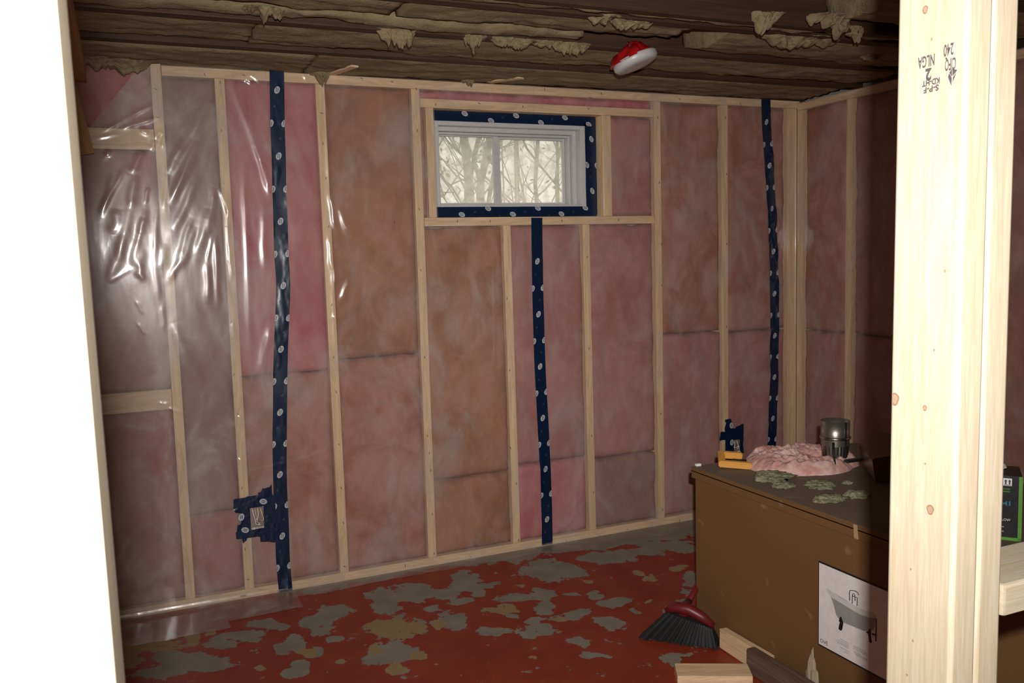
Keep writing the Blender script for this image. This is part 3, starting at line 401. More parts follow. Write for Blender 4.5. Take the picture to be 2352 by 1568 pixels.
BT = [(-.62, -.246, 1.910, 2.148, B_MAUVE, 'dark mauve insulation above the upper left block, beside the first stud'),
 (-.62, -.246, .902, 1.828, B_MAUVE, 'mauve-pink insulation between the two left blocks, under glinting plastic'),
 (-.62, -.246, .040, .818, B_MAUVE, 'mauve-pink insulation below the lower left block'),
 (-.206, -.014, .374, 2.110, B_GREY, 'tall greyish-pink insulation in the narrow second bay, behind heavily wrinkled plastic'),
 (-.206, -.014, .040, .370, B_MAUVE, 'low piece of mauve insulation at the foot of the narrow second bay'),
 (.026, .384, .925, 2.110, B_PINK, 'bright pink insulation either side of the left-hand blue tape'),
 (.026, .384, .040, .919, B_TAN, 'lower brownish-pink insulation around the taped outlet box by the left-hand tape'),
 (.425, .789, .968, 2.110, B_BROWN, 'upper orange-brown insulation just left of the window framing'),
 (.425, .789, .040, .962, B_TAN, 'lower salmon-brown insulation in the bay left of the window framing'),
 (.829, 1.205, .385, 1.522, B_BROWN, 'brown-pink insulation under the left part of the window'),
 (.829, 1.205, .040, .379, B_BROWN, 'low piece of brown insulation at the floor, left of the middle blue tape'),
 (1.245, 1.612, .405, 1.522, B_MAUVE, 'mauve-pink insulation behind the middle blue tape'),
 (1.245, 1.612, .040, .399, B_PINK, 'low piece of pink insulation behind the lower end of the middle blue tape'),
 (1.652, 2.013, .385, 1.522, B_MAUVE, 'mauve insulation under the right part of the window'),
 (1.652, 2.013, .040, .379, B_GREY, 'low piece of greyish insulation at the floor, right of the middle blue tape'),
 (.829, 2.013, 2.075, 2.111, B_PINK, 'thin strip of pink insulation above the window header'),
 (1.776, 2.013, 1.564, 2.033, B_MAUVE, 'small square of mauve insulation right of the window'),
 (.829, .850, 1.564, 2.033, B_TAN, 'thin sliver of pink-brown insulation left of the window upright'),
 (2.054, 2.414, .972, 2.110, B_TAN, 'upper brown insulation in the bay right of the window framing'),
 (2.054, 2.414, .040, .966, B_MAUVE, 'lower mauve-pink insulation in the bay right of the window framing'),
 (2.456, 2.836, .960, 2.110, B_TAN, 'upper brownish insulation behind the right-hand blue tape'),
 (2.456, 2.836, .040, .954, B_MAUVE, 'lower mauve insulation by the small taped box near the corner')]
for i, (a, b, c, d, m_, lab) in enumerate(BT): batt(a, b, c, d, m_, lab, 3.7 * i + 1)
ys = [-.022, -.366, -.772, -1.178, -1.585, -1.99, -2.40, -2.80]
for i in range(len(ys) - 1):
    a, b = ys[i + 1] + .02, ys[i] - .02; g = None if i < 2 else 'batts of the right-hand wall behind the post'
    if i < 2:
        n_ = ('in the corner bay', 'in the second bay')[i]
        batt(a, b, .952, 2.098, B_TAN, 'upper brownish insulation of the right-hand wall %s' % n_, 50 + i, axis='x'); batt(a, b, .040, .946, B_MAUVE, 'lower mauve insulation of the right-hand wall %s' % n_, 60 + i, axis='x')
    else:
        batt(a, b, .040, 2.098, B_TAN, 'full-height batt of the right-hand wall behind the bright double post', 70 + i, axis='x', group=g)

# ---------------------------------------------------------------- plastic film: height field shared by film and tapes
RID = np.array(D['ridges'])
def film_h(X, Z, fine=True):
    h = .0035 + .0022 * vf(X * 5 + 3, Z * 2.2, 3)
    left = np.clip((.75 - X) / .5, 0, 1)
    s = X + .32 * Z     # wrinkles lean down and to the left
    s = X * .95 + .30 * Z; h = h + left * (.0021 * vf(s * 13, Z * 1.0 + 9, 2)) + .0002 * vf(X * 45, Z * 10, 2)
    if fine:
        for x0, z0, x1, z1, w_, a in RID:
            w_, a = w_ * 1.2, a * 1.25
            dx, dz = x1 - x0, z1 - z0; L2 = dx * dx + dz * dz; L = math.sqrt(L2)
            if L < 1e-6: continue
            t_ = ((X - x0) * dx + (Z - z0) * dz) / L2; tc = np.clip(t_, 0, 1)
            wob = .10 * w_ * np.sin(t_ * 9 + x0 * 40)
            d = ((X - x0) * dz - (Z - z0) * dx) / L + wob
            e = (t_ - tc) * L
            tp = np.clip(tc * (1 - tc) * 6, 0, 1) * .75 + .25
            h = h + a * tp * np.exp(-(d / w_) ** 2) * np.exp(-(e / (w_ * 1.5)) ** 2)
    return h
def film_sheet(x0, x1, du, label, mat, turn=None, top=2.150, flap=.15, hole=True, cut=None):
    us = np.arange(x0, x1 + du * .5, du)
    flapmax = .30; s = np.concatenate([np.arange(0, top + flapmax, du)])
    U, S = np.meshgrid(us, s)
    zc = .022
    H = film_h(U, np.maximum(top - S, -.5)); H = np.where(np.isfinite(H), H, 0)
    zz = top - S
    ang = np.clip((S - (top - zc)) / zc, 0, 1.5708)          # quarter bend at the floor
    yy = np.where(ang > 0, -.006 - (1 - np.cos(ang)) * zc, -.004); zb = np.where(ang > 0, zc - np.sin(ang) * zc, zz)
    s2 = S - (top - zc) - 1.5708 * zc
    yy = np.where(s2 > 0, -.006 - zc - s2, yy); zb = np.where(s2 > 0, 0.0, zb)
    wl = np.cos(ang); fl_ = np.sin(ang)
    Yo = yy - np.abs(H) * wl; Zo = zb + fl_ * (.003 + np.clip(.002 * vf(U * 2, S * 3, 1), 0, .03))
    Zo = np.maximum(Zo, .002)
    if turn is None: P = np.stack([U, Yo, Zo], -1)
    else:
        r = .02; a2 = np.clip((U - (turn - r)) / r, 0, 1.5708); past = np.maximum(U - (turn - r) - 1.5708 * r, 0)
        lim = turn - r
        bx = np.minimum(U, lim) + np.sin(a2) * r; by = -(1 - np.cos(a2)) * r - past
        P = np.stack([bx + Yo * np.sin(a2), by + Yo * np.cos(a2), Zo], -1)
    fm = flap if callable(flap) else (lambda x: flap + 0 * x)
    mask = np.ones((len(s) - 1, len(us) - 1), bool)
    Uc, Sc = U[:-1, :-1] + du / 2, S[:-1, :-1] + du / 2
    mask &= (Sc - top) < fm(Uc) + .02 * vf(Uc * 8, Uc * 0 + 3, 2)
    if hole:
        zc_ = top - Sc; mask &= ~((Uc > .889) & (Uc < 1.728) & (zc_ > 1.562) & (zc_ < 2.035))
    if cut is not None: mask &= ~cut(Uc, top - Sc)
    return tag(link('vapour_barrier_sheet', grid_mesh('vapour_barrier_sheet', P, mask), mat), label, 'plastic sheet')
film_sheet(-.61, .185, .004, 'heavily creased clear plastic sheet left of the leftmost tape, its foot spread on the floor', FILM_L, flap=lambda x: np.where(x < -.1, .27, .20), top=2.151,
           cut=lambda x, z: (x < -.235) & (z > 1.955 + (x + .43) * 1.25))
film_sheet(.185, 1.368, .005, 'clear plastic sheet between the left-hand and middle blue tapes, cut out around the window', FILM, flap=lambda x: .08 + .02 * vf(x * 3, x * 0, 2))
film_sheet(1.368, 2.728, .007, 'clear plastic sheet between the middle and right-hand blue tapes, right of the window', FILM, flap=lambda x: .13 + 0 * x)
film_sheet(2.728, 5.9, .010, 'clear plastic sheet that turns the far corner onto the right-hand wall', FILM, turn=2.893, hole=False, top=2.138)

# ---------------------------------------------------------------- printed sheathing tape
def clip_poly(poly, lo, hi):
    def cl(P, f, g):
        out = []
        for i in range(len(P)):
            a, b = P[i - 1], P[i]
            if f(b):
                if not f(a): out.append(g(a, b))
                out.append(b)
            elif f(a): out.append(g(a, b))
        return out
    def at(v): return lambda a, b: (v, a[1] + (b[1] - a[1]) * (v - a[0]) / (b[0] - a[0]))
    P = cl(poly, lambda p: p[0] >= lo, at(lo))
    return cl(P, lambda p: p[0] <= hi, at(hi)) if P else P
def oval(cu, cv, ru, rv, tilt, n=22):
    return [(cu + ru * math.cos(a) * math.cos(tilt) - rv * math.sin(a) * math.sin(tilt), cv + ru * math.cos(a) * math.sin(tilt) + rv * math.sin(a) * math.cos(tilt)) for a in [2 * math.pi * k / n for k in range(n)]]
def marks(L, wd, period, phase, horiz=False, seed=0, shift=0.0):
    """print of the tape in its own frame: u across (-wd/2..wd/2), v along; returns (polygon, material slot, lift)"""
    out = []; v = phase; k = 0; rnd = random.Random(seed)
    def logo(cu, cv):
        rs = []
        a = -.42 if not horiz else .38
        rs.append((oval(cu, cv, .0105, .0155, a), 1, .0004))
        ca_, sa_ = math.cos(a * .35), math.sin(a * .35)
        for du_ in (-.0034, .0030):
            pts = []; n = 7
            for q in range(n): pts.append((du_ - .0014 + .0005 * (q % 2), -.0085 + .017 * q / (n - 1)))
            for q in range(n - 1, -1, -1): pts.append((du_ + .0016 - .0009 * (q % 2), -.0085 + .017 * q / (n - 1)))
            rs.append(([(cu + x * ca_ - y * sa_, cv + x * sa_ + y * ca_) for x, y in pts], 2, .0007))
        rs.append(([(cu + .0035 + x, cv - .0088 + y) for x, y in ((-.002, -.0014), (.003, -.0005), (.003, .0014), (-.002, .0006))], 2, .0007))
        return rs
    while v < L + period:
        for cu in (0.0 + shift,):
            out += logo(cu, v)
        out += logo(-wd / 2 + .002 + shift, v + period / 2); out += logo(wd / 2 - .0015 + shift, v + period / 2 + .003)
        for cu, cv in ((.011, v + period * .25), (-.009, v + period * .73)):
            for q in range(3):
                x0 = cu - .004 + q * .0032; out.append(([(x0 + shift, cv - .007 + q * .002), (x0 + .0022 + shift, cv - .006 + q * .002), (x0 + .0024 + shift, cv + .006), (x0 + .0002 + shift, cv + .007 - q * .002)], 3, .0004))
        v += period; k += 1
    return out
def catmull(pts, step):
    P = [Vector(p) for p in pts]; seg = []
    for i in range(len(P) - 1):
        p0, p1, p2, p3 = P[max(i - 1, 0)], P[i], P[i + 1], P[min(i + 2, len(P) - 1)]
        n = max(2, int((p2 - p1).length / step))
        for k in range(n):
            t = k / n; seg.append(.5 * ((2 * p1) + (-p0 + p2) * t + (2 * p0 - 5 * p1 + 4 * p2 - p3) * t * t + (-p0 + 3 * p1 - 3 * p2 + p3) * t ** 3))
    seg.append(P[-1]); return seg
def tape(label, centre, width, period, phase, wob=.0012, edge=None, seed=1, plane='wall', endcap=0.0):
    """centre: (x,z) polyline on the wall face"""
    C2 = catmull([(p[0], p[1]) for p in centre], .01); L = [0.0]
    for a, b in zip(C2[:-1], C2[1:]): L.append(L[-1] + (b - a).length)
    Lt = L[-1]; Ls = np.array(L); CX = np.array([p.x for p in C2]); CZ = np.array([p.y for p in C2])
    def pos(u, v):
        v = min(max(v, 0), Lt); x = float(np.interp(v, Ls, CX)); z = float(np.interp(v, Ls, CZ))
        v2 = min(v + .01, Lt); v1 = max(v2 - .02, 0)
        tx = float(np.interp(v2, Ls, CX) - np.interp(v1, Ls, CX)); tz = float(np.interp(v2, Ls, CZ) - np.interp(v1, Ls, CZ)); l = math.hypot(tx, tz) or 1
        return x - tz / l * u * sgn, z + tx / l * u * sgn
    sgn = -1 if abs(CZ[-1] - CZ[0]) > abs(CX[-1] - CX[0]) and CZ[-1] < CZ[0] else 1
    nu = 13; nv = int(Lt / .008); V = []; Fc = []; mi = []
    def W(v): return width * (1 + .035 * float(vf(np.array(v * 6. + seed), np.array(seed * 1.7), 2)))
    for j in range(nv + 1):
        v = Lt * j / nv
        for i in range(nu):
            u = (i / (nu - 1) - .5) * W(v); vv = v
            x, z = pos(u, vv); V.append((x, z))
    A = np.array(V); H = film_h(A[:, 0], A[:, 1]); HM = H
    # tape lies on the film but bridges its smaller wrinkles
    Y = -.004 - np.abs(HM) - .0016 - np.maximum(0, wob * 3 * vf(A[:, 0] * 30 + seed, A[:, 1] * 11, 3)) - .0012
    V3 = [(A[k, 0], Y[k], max(A[k, 1], .004)) for k in range(len(A))]
    for j in range(nv):
        for i in range(nu - 1):
            a = j * nu + i; Fc.append((a, a + nu, a + nu + 1, a + 1)); mi.append(0)
    Yg = Y.reshape(nv + 1, nu)
    def depth(u, v):
        j = min(max(v / Lt * nv, 0), nv - 1e-6); i = min(max((u / W(v) + .5) * (nu - 1), 0), nu - 1 - 1e-6); j0, i0 = int(j), int(i); fj, fi = j - j0, i - i0
        return (Yg[j0, i0] * (1 - fi) + Yg[j0, i0 + 1] * fi) * (1 - fj) + (Yg[j0 + 1, i0] * (1 - fi) + Yg[j0 + 1, i0 + 1] * fi) * fj
    for poly, slot, lift in marks(Lt, width, period, phase, seed=seed):
        if max(p[1] for p in poly) > Lt - .003 or min(p[1] for p in poly) < .003: continue
        pc = clip_poly(poly, -width / 2 * .985, width / 2 * .985)
        if len(pc) < 3: continue
        b = len(V3); cu = sum(p[0] for p in pc) / len(pc); cv = sum(p[1] for p in pc) / len(pc)
        for u, v in pc:
            x, z = pos(u, v); V3.append((x, depth(u, v) - lift - .0005, z))
        x, z = pos(cu, cv); V3.append((x, depth(cu, cv) - lift - .0005, z)); c_ = len(V3) - 1
        for q in range(len(pc)): Fc.append((b + q, b + (q + 1) % len(pc), c_)); mi.append(slot)
    me = mesh_np('sealing_tape', V3, Fc, True, mi)
    return tag(link('sealing_tape', me, [NAVY, INKW, INKD, INKF]), label, 'tape')
tape('leftmost full-height strip of navy tape with white oval prints, from top plate to floor', D['tape1'], .057, .262, .095, seed=3)
tape('navy tape strip with white oval prints running from under the window down to the floor', D['tape2'], .057, .245, .20, seed=5)
tape('rightmost navy tape strip, beside the corner, with white dots and shiny bubbles', D['tape3'], .057, .222, .115, wob=.004, seed=9)

# flat tape strips around the window frame (recessed plane y = .06)
def flat_tape(label, x0, x1, z0, z1, period, phase, shift, vertical, seed):
    y = .058; L = (z1 - z0) if vertical else (x1 - x0); wd = (x1 - x0) if vertical else (z1 - z0)
    nu, nv = 7, int(L / .01); V3 = []; Fc = []; mi = []
    def pos(u, v):   # u across, v along
        return (x0 + wd / 2 + u, z1 - v) if vertical else (x0 + v, z0 + wd / 2 + u)
    def dep(u, v): return y - .0008 - .0022 * max(0, float(vf(np.array(u * 40. + seed), np.array(v * 14.), 2)))
    for j in range(nv + 1):
        for i in range(nu):
            v = L * j / nv; u = (i / (nu - 1) - .5) * wd * (1 + .03 * float(vf(np.array(v * 9. + seed), np.array(1.), 2)))
            x, z = pos(u, v); V3.append((x, dep(u, v), z))
    for j in range(nv):
        for i in range(nu - 1): a = j * nu + i; Fc.append((a, a + nu, a + nu + 1, a + 1)); mi.append(0)
    for poly, slot, lift in marks(L, .057, period, phase, horiz=not vertical, seed=seed, shift=shift):
        if max(p[1] for p in poly) > L - .003 or min(p[1] for p in poly) < .003: continue
        pc = clip_poly(poly, -wd / 2 * .98, wd / 2 * .98)
        if len(pc) < 3: continue
        b = len(V3)
        for u, v in pc: x, z = pos(u, v); V3.append((x, dep(u, v) - lift - .0006, z))
        cu = sum(p[0] for p in pc) / len(pc); cv = sum(p[1] for p in pc) / len(pc); x, z = pos(cu, cv); V3.append((x, dep(cu, cv) - lift - .0006, z)); c_ = len(V3) - 1
        for q in range(len(pc)): Fc.append((b + q, b + (q + 1) % len(pc), c_)); mi.append(slot)
    return tag(link('sealing_tape', mesh_np('sealing_tape', V3, Fc, True, mi), [NAVY, INKW, INKD, INKF]), label, 'tape')
flat_tape('horizontal navy tape with white ovals along the top of the window frame', .905, 1.722, 1.990, 2.036, .252, .15, .012, False, 21)
flat_tape('horizontal navy tape with white ovals along the bottom of the window frame', .905, 1.722, 1.566, 1.612, .252, .12, -.012, False, 22)
flat_tape('vertical navy tape up the right side of the window frame', 1.664, 1.724, 1.572, 2.030, .245, .10, .004, True, 23)

# ---------------------------------------------------------------- window
Wn = bpy.data.objects.new('window_1', None); COL.objects.link(Wn); Wn.location = (1.3, .09, 1.60); tag(Wn, kind='structure')
def wpart(name, boxes, mat, bev=.003, parent=None):
    bm = bmesh.new()
    for x0, x1, y0, y1, z0, z1 in boxes:
        m2 = box_me('tmp', x0, x1, y0, y1, z0, z1, bev); bm.from_mesh(m2); bpy.data.meshes.remove(m2)
    me = bpy.data.meshes.new(name); bm.to_mesh(me); bm.free(); me.polygons.foreach_set('use_smooth', [True] * len(me.polygons)); shade_auto(me)
    return link(name, me, mat, parent or Wn)
# outer white jamb liner: face at y=.058, inner opening .925-1.645 x 1.622-1.985
def ring(x0, x1, z0, z1, l, r, bt, tp, y0, y1):
    return [(x0, x0 + l, y0, y1, z0, z1), (x1 - r, x1, y0, y1, z0, z1), (x0 + l, x1 - r, y0, y1, z0, z0 + bt), (x0 + l, x1 - r, y0, y1, z1 - tp, z1)]
wpart('window_frame', ring(.905, 1.668, 1.600, 2.000, .025, .028, .022, .028, .060, .109), WHITE)
wpart('window_frame_step', ring(.914, 1.658, 1.608, 1.992, .022, .034, .014, .038, .1095, .19), WHITE)
wpart('window_frame_step', ring(.937, 1.6235, 1.6225, 1.9535, .006, .012, .006, .010, .135, .19), WHITE)
wpart('sash', ring(.944, 1.250, 1.629, 1.943, .006, .024, .006, .006, .146, .166), WHITE, .002)
wpart('sash', ring(1.250, 1.611, 1.629, 1.943, .018, .012, .008, .010, .168, .186), WHITE, .002)
link('glass_pane', box_me('glass_pane', .949, 1.227, .155, .158, 1.634, 1.938), GLASS, Wn)
link('glass_pane', box_me('glass_pane', 1.267, 1.600, .176, .179, 1.636, 1.934), GLASS, Wn)

# ---------------------------------------------------------------- outdoors seen through the window
struct('ground', box_me('ground', -8, 14, .30, 20, 1.35, 1.45), EARTH)
groups = [(0, 1, 'tree trunk nearest the left edge of the window, forking upwards'), (2, 4, 'pair of forked grey tree trunks seen through the left pane'), (5, 5, 'single thin straight tree trunk seen through the right pane'), (6, 10, 'thin slanting saplings seen through the right pane'), (11, 18, 'tangle of thin bare branches seen low through the left pane')]
rt = random.Random(4)
for a, b, lab in groups:
    base = D['trees'][a][0][0]; T = empty('bare_tree', (base[0], base[1], 1.44), lab, 'tree')
    for k in range(a, b + 1):
        L_, w_ = D['trees'][k]; pts = [Vector(p) + Vector((0, rt.uniform(-.10, .10), 0)) for p in L_]
        pts = [Vector((pts[0].x - (pts[1].x - pts[0].x) * .1, pts[0].y, 1.44))] + pts; d = (pts[-1] - pts[-2]).normalized(); pts.append(pts[-1] + d * 1.3)
        link('trunk' if w_ > .012 else 'branch', tube_me('trunk', pts, [w_ * (1.15 - .3 * i / len(pts)) for i in range(len(pts))], 7), BARK, T)
        for _ in range(7):
            i = rt.randrange(1, len(pts) - 1); s = pts[i].lerp(pts[i + 1], rt.random()); e = s + Vector((rt.uniform(-.35, .35), rt.uniform(-.1, .1), rt.uniform(.05, .5)))
            m_ = (s + e) / 2 + Vector((rt.uniform(-.05, .05), 0, rt.uniform(-.05, .03)))
            link('twig', tube_me('twig', [s, m_, e], [.005, .004, .002], 4), BARK, T)
def leaves(x0, x1, z0, z1, n, y0, y1, seed):
    rnd = random.Random(seed); V = []; F_ = []
    for _ in range(n):
        x = rnd.uniform(x0, x1); z = rnd.uniform(z0, z1); y = rnd.uniform(y0, y1)
        if float(vf(np.array(x * 4.), np.array(z * 4. + seed), 3)) < -.02: continue
        s = rnd.uniform(.015, .04); R_ = Matrix.Rotation(rnd.uniform(0, 6.28), 3, Vector((rnd.random(), rnd.random(), rnd.random())).normalized()); b = len(V)
        for p in ((-1, 0, 0), (0, -.5, 0), (1, 0, 0), (0, .5, 0)): V.append(tuple(Vector((x, y, z)) + R_ @ Vector(p) * s))
        F_.append((b, b + 1, b + 2, b + 3))
    return mesh_np('foliage', V, F_, False)
hd = tag(link('shrub_foliage', leaves(.5, 4.6, 1.5, 2.9, 1500, 3.3, 4.4, 3), LEAF), 'thin sparse foliage behind the bare trunks, outside the window', 'foliage', kind='stuff')

# ---------------------------------------------------------------- ceiling joists and mineral wool
jy = [.055, -.345, -.715, -1.095, -1.235, -1.62, -2.02, -2.42, -2.82, -3.22, -3.62, -4.02, -4.42, -4.82, -5.22]
jl = ['ceiling joist directly over the back wall top plate', 'first dark ceiling joist out from the back wall', 'second dark ceiling joist out from the back wall, behind the red fixture', 'third dark ceiling joist out from the back wall', 'straight reddish joist edge crossing the top of the picture behind the loose tufts', 'ceiling joist in the open bay at the top right of the picture']
for i, y in enumerate(jy):
    zb = 2.153 if i != 4 else 2.140; th = .045 if i != 4 else .030
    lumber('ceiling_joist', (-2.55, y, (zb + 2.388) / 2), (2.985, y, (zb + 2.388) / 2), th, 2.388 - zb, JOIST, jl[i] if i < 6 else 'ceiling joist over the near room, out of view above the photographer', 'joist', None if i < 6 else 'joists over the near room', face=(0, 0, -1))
def wool(y0, y1, x0, x1, label, seed, sag=.010, ragl=.012, ragh=.012, z=2.168, th=.10):
    nu = int((x1 - x0) / .018); nv = max(8, int((y1 - y0) / .014)); U, V = np.meshgrid(np.linspace(x0, x1, nu), np.linspace(0, 1, nv))
    lo = y0 + ragl * vf(U * 4 + seed, U * 0 + 1, 4) * 1.6 + .5 * ragl * vf(U * 30, U * 0 + seed, 2); hi = y1 + ragh * vf(U * 4 + seed + 40, U * 0 + 2, 4) * 1.6 + .5 * ragh * vf(U * 30 + 9, U * 0 + seed, 2)
    Y = lo + (hi - lo) * V; e = np.minimum(V, 1 - V) * (y1 - y0); r = np.clip(e / .022, 0, 1); rd = np.sqrt(1 - (1 - r) ** 2)
    Zb = z - sag * np.sin(np.pi * V) * (1 + .8 * vf(U * 1.7 + seed, V * 0, 2)) - .020 * rd + .020 - .010 * vf(U * 6, Y * 26 + seed, 4) - .007 * vf(U * 20, Y * 60, 3)
    Zb = np.where((V <= 0) | (V >= 1), z + .022, Zb)
    P = np.stack([U, Y, Zb], -1); Q = np.concatenate([P[:1], P, P[-1:]], 0); Q[0, :, 2] = z + th; Q[-1, :, 2] = z + th
    Q = np.concatenate([Q[:, :1], Q, Q[:, -1:]], 1); Q[:, 0, 2] = z + th; Q[:, -1, 2] = z + th
    return tag(link('mineral_wool_batt', grid_mesh('mineral_wool_batt', Q), WOOL), label, 'insulation')
wool(-.290, .03, -.60, .33, 'olive-brown mineral wool strip against the back wall, left end', 1, .004, z=2.156)
wool(-.318, .03, .34, 2.92, 'olive-brown mineral wool strip against the back wall, sagging slightly onto the top plate', 2, .008, .02, .01, z=2.158)
wool(-.688, -.385, -.60, .06, 'mineral wool batt in the second ceiling bay, left end', 3, .012, .02)
wool(-.690, -.378, .07, 2.92, 'long mineral wool batt in the second ceiling bay, below the red fixture', 4, .016, .022, .028)
wool(-.856, -.748, -.60, 1.18, 'narrow ragged wool strip in the third ceiling bay, left of the red fixture', 5, .012, .030, .030)
wool(-1.066, -.866, -.60, .45, 'wide wool strip in the third ceiling bay, left end', 6, .008, .015)
wool(-1.066, -.866, .47, 1.50, 'wide wool strip in the third ceiling bay, above the hanging ragged pieces', 7, .008, .02)
wool(-1.040, -.742, 1.66, 2.92, 'wool batt in the third ceiling bay, right of the red fixture', 8, .014, .03, .02)
wool(-1.212, -1.115, .30, 2.92, 'fluffy lighter olive wool strip between two close joists', 9, .014, .008, .030)
wool(-1.590, -1.262, -.60, .50, 'wool batt in the fifth ceiling bay, top left of the picture', 10, .010)
wool(-1.590, -1.262, 1.90, 2.92, 'ragged wool batt in the fifth ceiling bay, top right', 11, .016, .03, .05)
wool(-1.990, -1.650, -.60, 2.92, 'wool batt over the middle of the room at the top edge of the picture', 12)
wool(-2.390, -2.050, -.60, 2.92, 'wool batt nearer the photographer, just above the picture', 13)
def shred(x, y, z, sx, sy, sz, label, seed, mat=None):
    """torn, fibrous flap of wool hanging from its upper edge"""
    nu, nv = 64, 22; U, V = np.meshgrid(np.linspace(-1, 1, nu), np.linspace(0, 1, nv))
    env = np.sqrt(np.clip(1 - U ** 2, 0, 1)) * (.55 + .9 * vf(U * 2.2 + seed, U * 0 + seed, 4) + .35 * vf(U * 9 + seed, U * 0 + 2, 3)); env = np.clip(env, .04, 1.5)
    X = x + U * sx * 1.25 + .15 * sx * V * vf(U * 3 + seed, V * 2, 2); Z = z + .010 - V * env * sz * 2.0
    Yc = y + .35 * sy * vf(U * 2 + seed, V * 1.5 + seed, 3) * 2 + sy * .5 * V
    th = sy * (.55 + .5 * vf(U * 5, V * 4 + seed, 3)) * np.sqrt(np.clip(1 - V ** 3, 0, 1)) * np.sqrt(np.clip(1 - U ** 4, .0, 1)) + .0006
    bmp_ = .10 * sy * vf(U * 22 + seed, V * 9, 3)
    A = np.stack([X, Yc - th + bmp_, Z], -1); B_ = np.stack([X, Yc + th, Z], -1)[::-1]
    Q = np.concatenate([A, B_], 0)
    return tag(link('wool_tuft', grid_mesh('wool_tuft', Q), mat or WOOL), label, 'insulation tuft')
def tuft(x, y, z, sx, sy, sz, label, seed, mat=WOOL, flat=False, name='wool_tuft', cat='insulation tuft', group=None, sub=4):
    bm = bmesh.new(); bmesh.ops.create_icosphere(bm, subdivisions=sub, radius=1)
    for v in bm.verts:
        n = v.co.normalized(); d = 1 + (.45 if flat else .75) * fbm(n.x * 1.7 + seed, n.y * 1.7, n.z * 1.7, 2 if not flat else 4) + (.20 if flat else .16) * fbm(n.x * 5 + seed, n.y * 5, n.z * 5, 4)
        c = Vector((n.x * sx * d, n.y * sy * d, n.z * sz * d))
        if flat: c.z = max(c.z, -sz * .35)
        v.co = c
    for f in bm.faces: f.smooth = True
    me = bpy.data.meshes.new(name); bm.to_mesh(me); bm.free(); o = link(name, me, mat); o.location = (x, y, z + (sz * .35 if flat else 0)); return tag(o, label, cat, group)
for i, (x, y, sx, sy, sz, lab) in enumerate([
    (.52, -.735, .06, .022, .030, 'small wool tuft hanging below the ceiling, left of centre'), (.80, -.735, .035, .02, .03, 'small pointed wool tuft hanging near the ceiling centre, left of the ragged curtain'),
    (.95, -.738, .07, .025, .028, 'ragged wool piece hanging at the left of the dark gap above the window'), (1.10, -.738, .06, .025, .022, 'ragged wool piece hanging in the middle of the dark gap above the window'),
    (1.20, -.74, .05, .025, .035, 'ragged wool piece hanging at the right of the dark gap, left of the red fixture'),
    (1.62, -1.30, .05, .03, .045, 'pale wool tuft hanging behind the reddish joist, top right of centre'), (1.86, -1.33, .075, .04, .055, 'large pale wool clump hanging at the top edge, right of centre'),
    (2.05, -1.25, .028, .02, .055, 'narrow curled strand of wool hanging over the reddish joist'), (1.95, -1.09, .16, .04, .030, 'broad fluffy wool clump below the reddish joist, right side'),
    (1.18, -1.10, .10, .035, .022, 'torn wool edge below the top of the picture, above the window'), (.06, -.86, .05, .03, .025, 'small wool tuft hanging near the top left'),
    (-.36, -.05, .12, .05, .034, 'green-tinged wool filling the top of the leftmost bay'), (1.05, -.03, .03, .02, .02, 'small wool shred hanging over the top plate above the window'),
    (.40, -.02, .05, .025, .03, 'pointed wool shred hanging over the top plate right of the left-hand tape'), (2.45, -.95, .05, .03, .02, 'pale wool flecks near the right end of the ceiling')]):
    shred(x, y, 2.150, sx, sy, sz, lab, i * 3.3 + 1)
lumber('wood_shim', (.45, -.004, 2.152), (.50, -.20, 2.148), .035, .008, PINE, 'small pale wood shim poking from the wool above the left top plate', 'shim', face=(0, 0, -1))
lumber('wood_shim', (1.15, -.01, 2.156), (1.24, -.16, 2.150), .040, .008, PINE, 'pale slanting wood shim above the plate over the window', 'shim', face=(0, 0, -1))

# ---------------------------------------------------------------- left edge: partition plates and slanting board
lumber('partition_top_plate', (-.507, -2.9, 2.112), (-.507, .05, 2.112), .078, .078, WARM_LIT_WOOD, 'dark wooden plate running along the ceiling at the far left', 'wall plate', face=(-1, 0, 0))
lumber('slanting_board', (-.560, -.030, 2.10), (-.507, -.030, 1.80), .100, .019, WARM_LIT_WOOD, 'orange-lit board leaning beside the far left end of the back wall', 'board')

# ---------------------------------------------------------------- ceiling fixture
fxo = empty('ceiling_fixture', (1.44, -.76, 2.11), 'red and white plastic fixture hanging crooked from the ceiling wool', 'fixture')
fxo.rotation_euler = (math.radians(-14), math.radians(-15), math.radians(10))
def dome(name, r, h, z0, mat, seed, lump):
    V = []; F_ = []; n = 40; m_ = 10
    for j in range(m_ + 1):
        a = j / m_ * math.pi / 2
        for k in range(n):
            t = 2 * math.pi * k / n; rr_ = r * math.cos(a) * (1 + lump * fbm(math.cos(t) * 1.6 + seed, math.sin(t) * 1.6, a)) + .002
            V.append((rr_ * math.cos(t), rr_ * math.sin(t) * .9, z0 + h * math.sin(a) * (1 + lump * 1.5 * fbm(math.cos(t) * 2 + seed, math.sin(t) * 2, a + 4))))
    for j in range(m_):
        for k in range(n): F_.append((j * n + k, j * n + (k + 1) % n, (j + 1) * n + (k + 1) % n, (j + 1) * n + k))
    return mesh_np(name, V, F_)
me = dome('red_cover', .085, .055, 0.0, RED, 2, .35); link('red_cover', me, RED).parent = fxo
me = lathe_me('white_rim', [(.0, -.024), (.050, -.026), (.078, -.022), (.086, -.012), (.088, .004), (.084, .008), (.0, .008)], 40); link('white_rim', me, WHITE).parent = fxo
me = tube_me('cable', [(0, 0, .05), (.01, .01, .08), (-.02, .03, .10)], .004, 6); link('cable', me, DKMET).parent = fxo

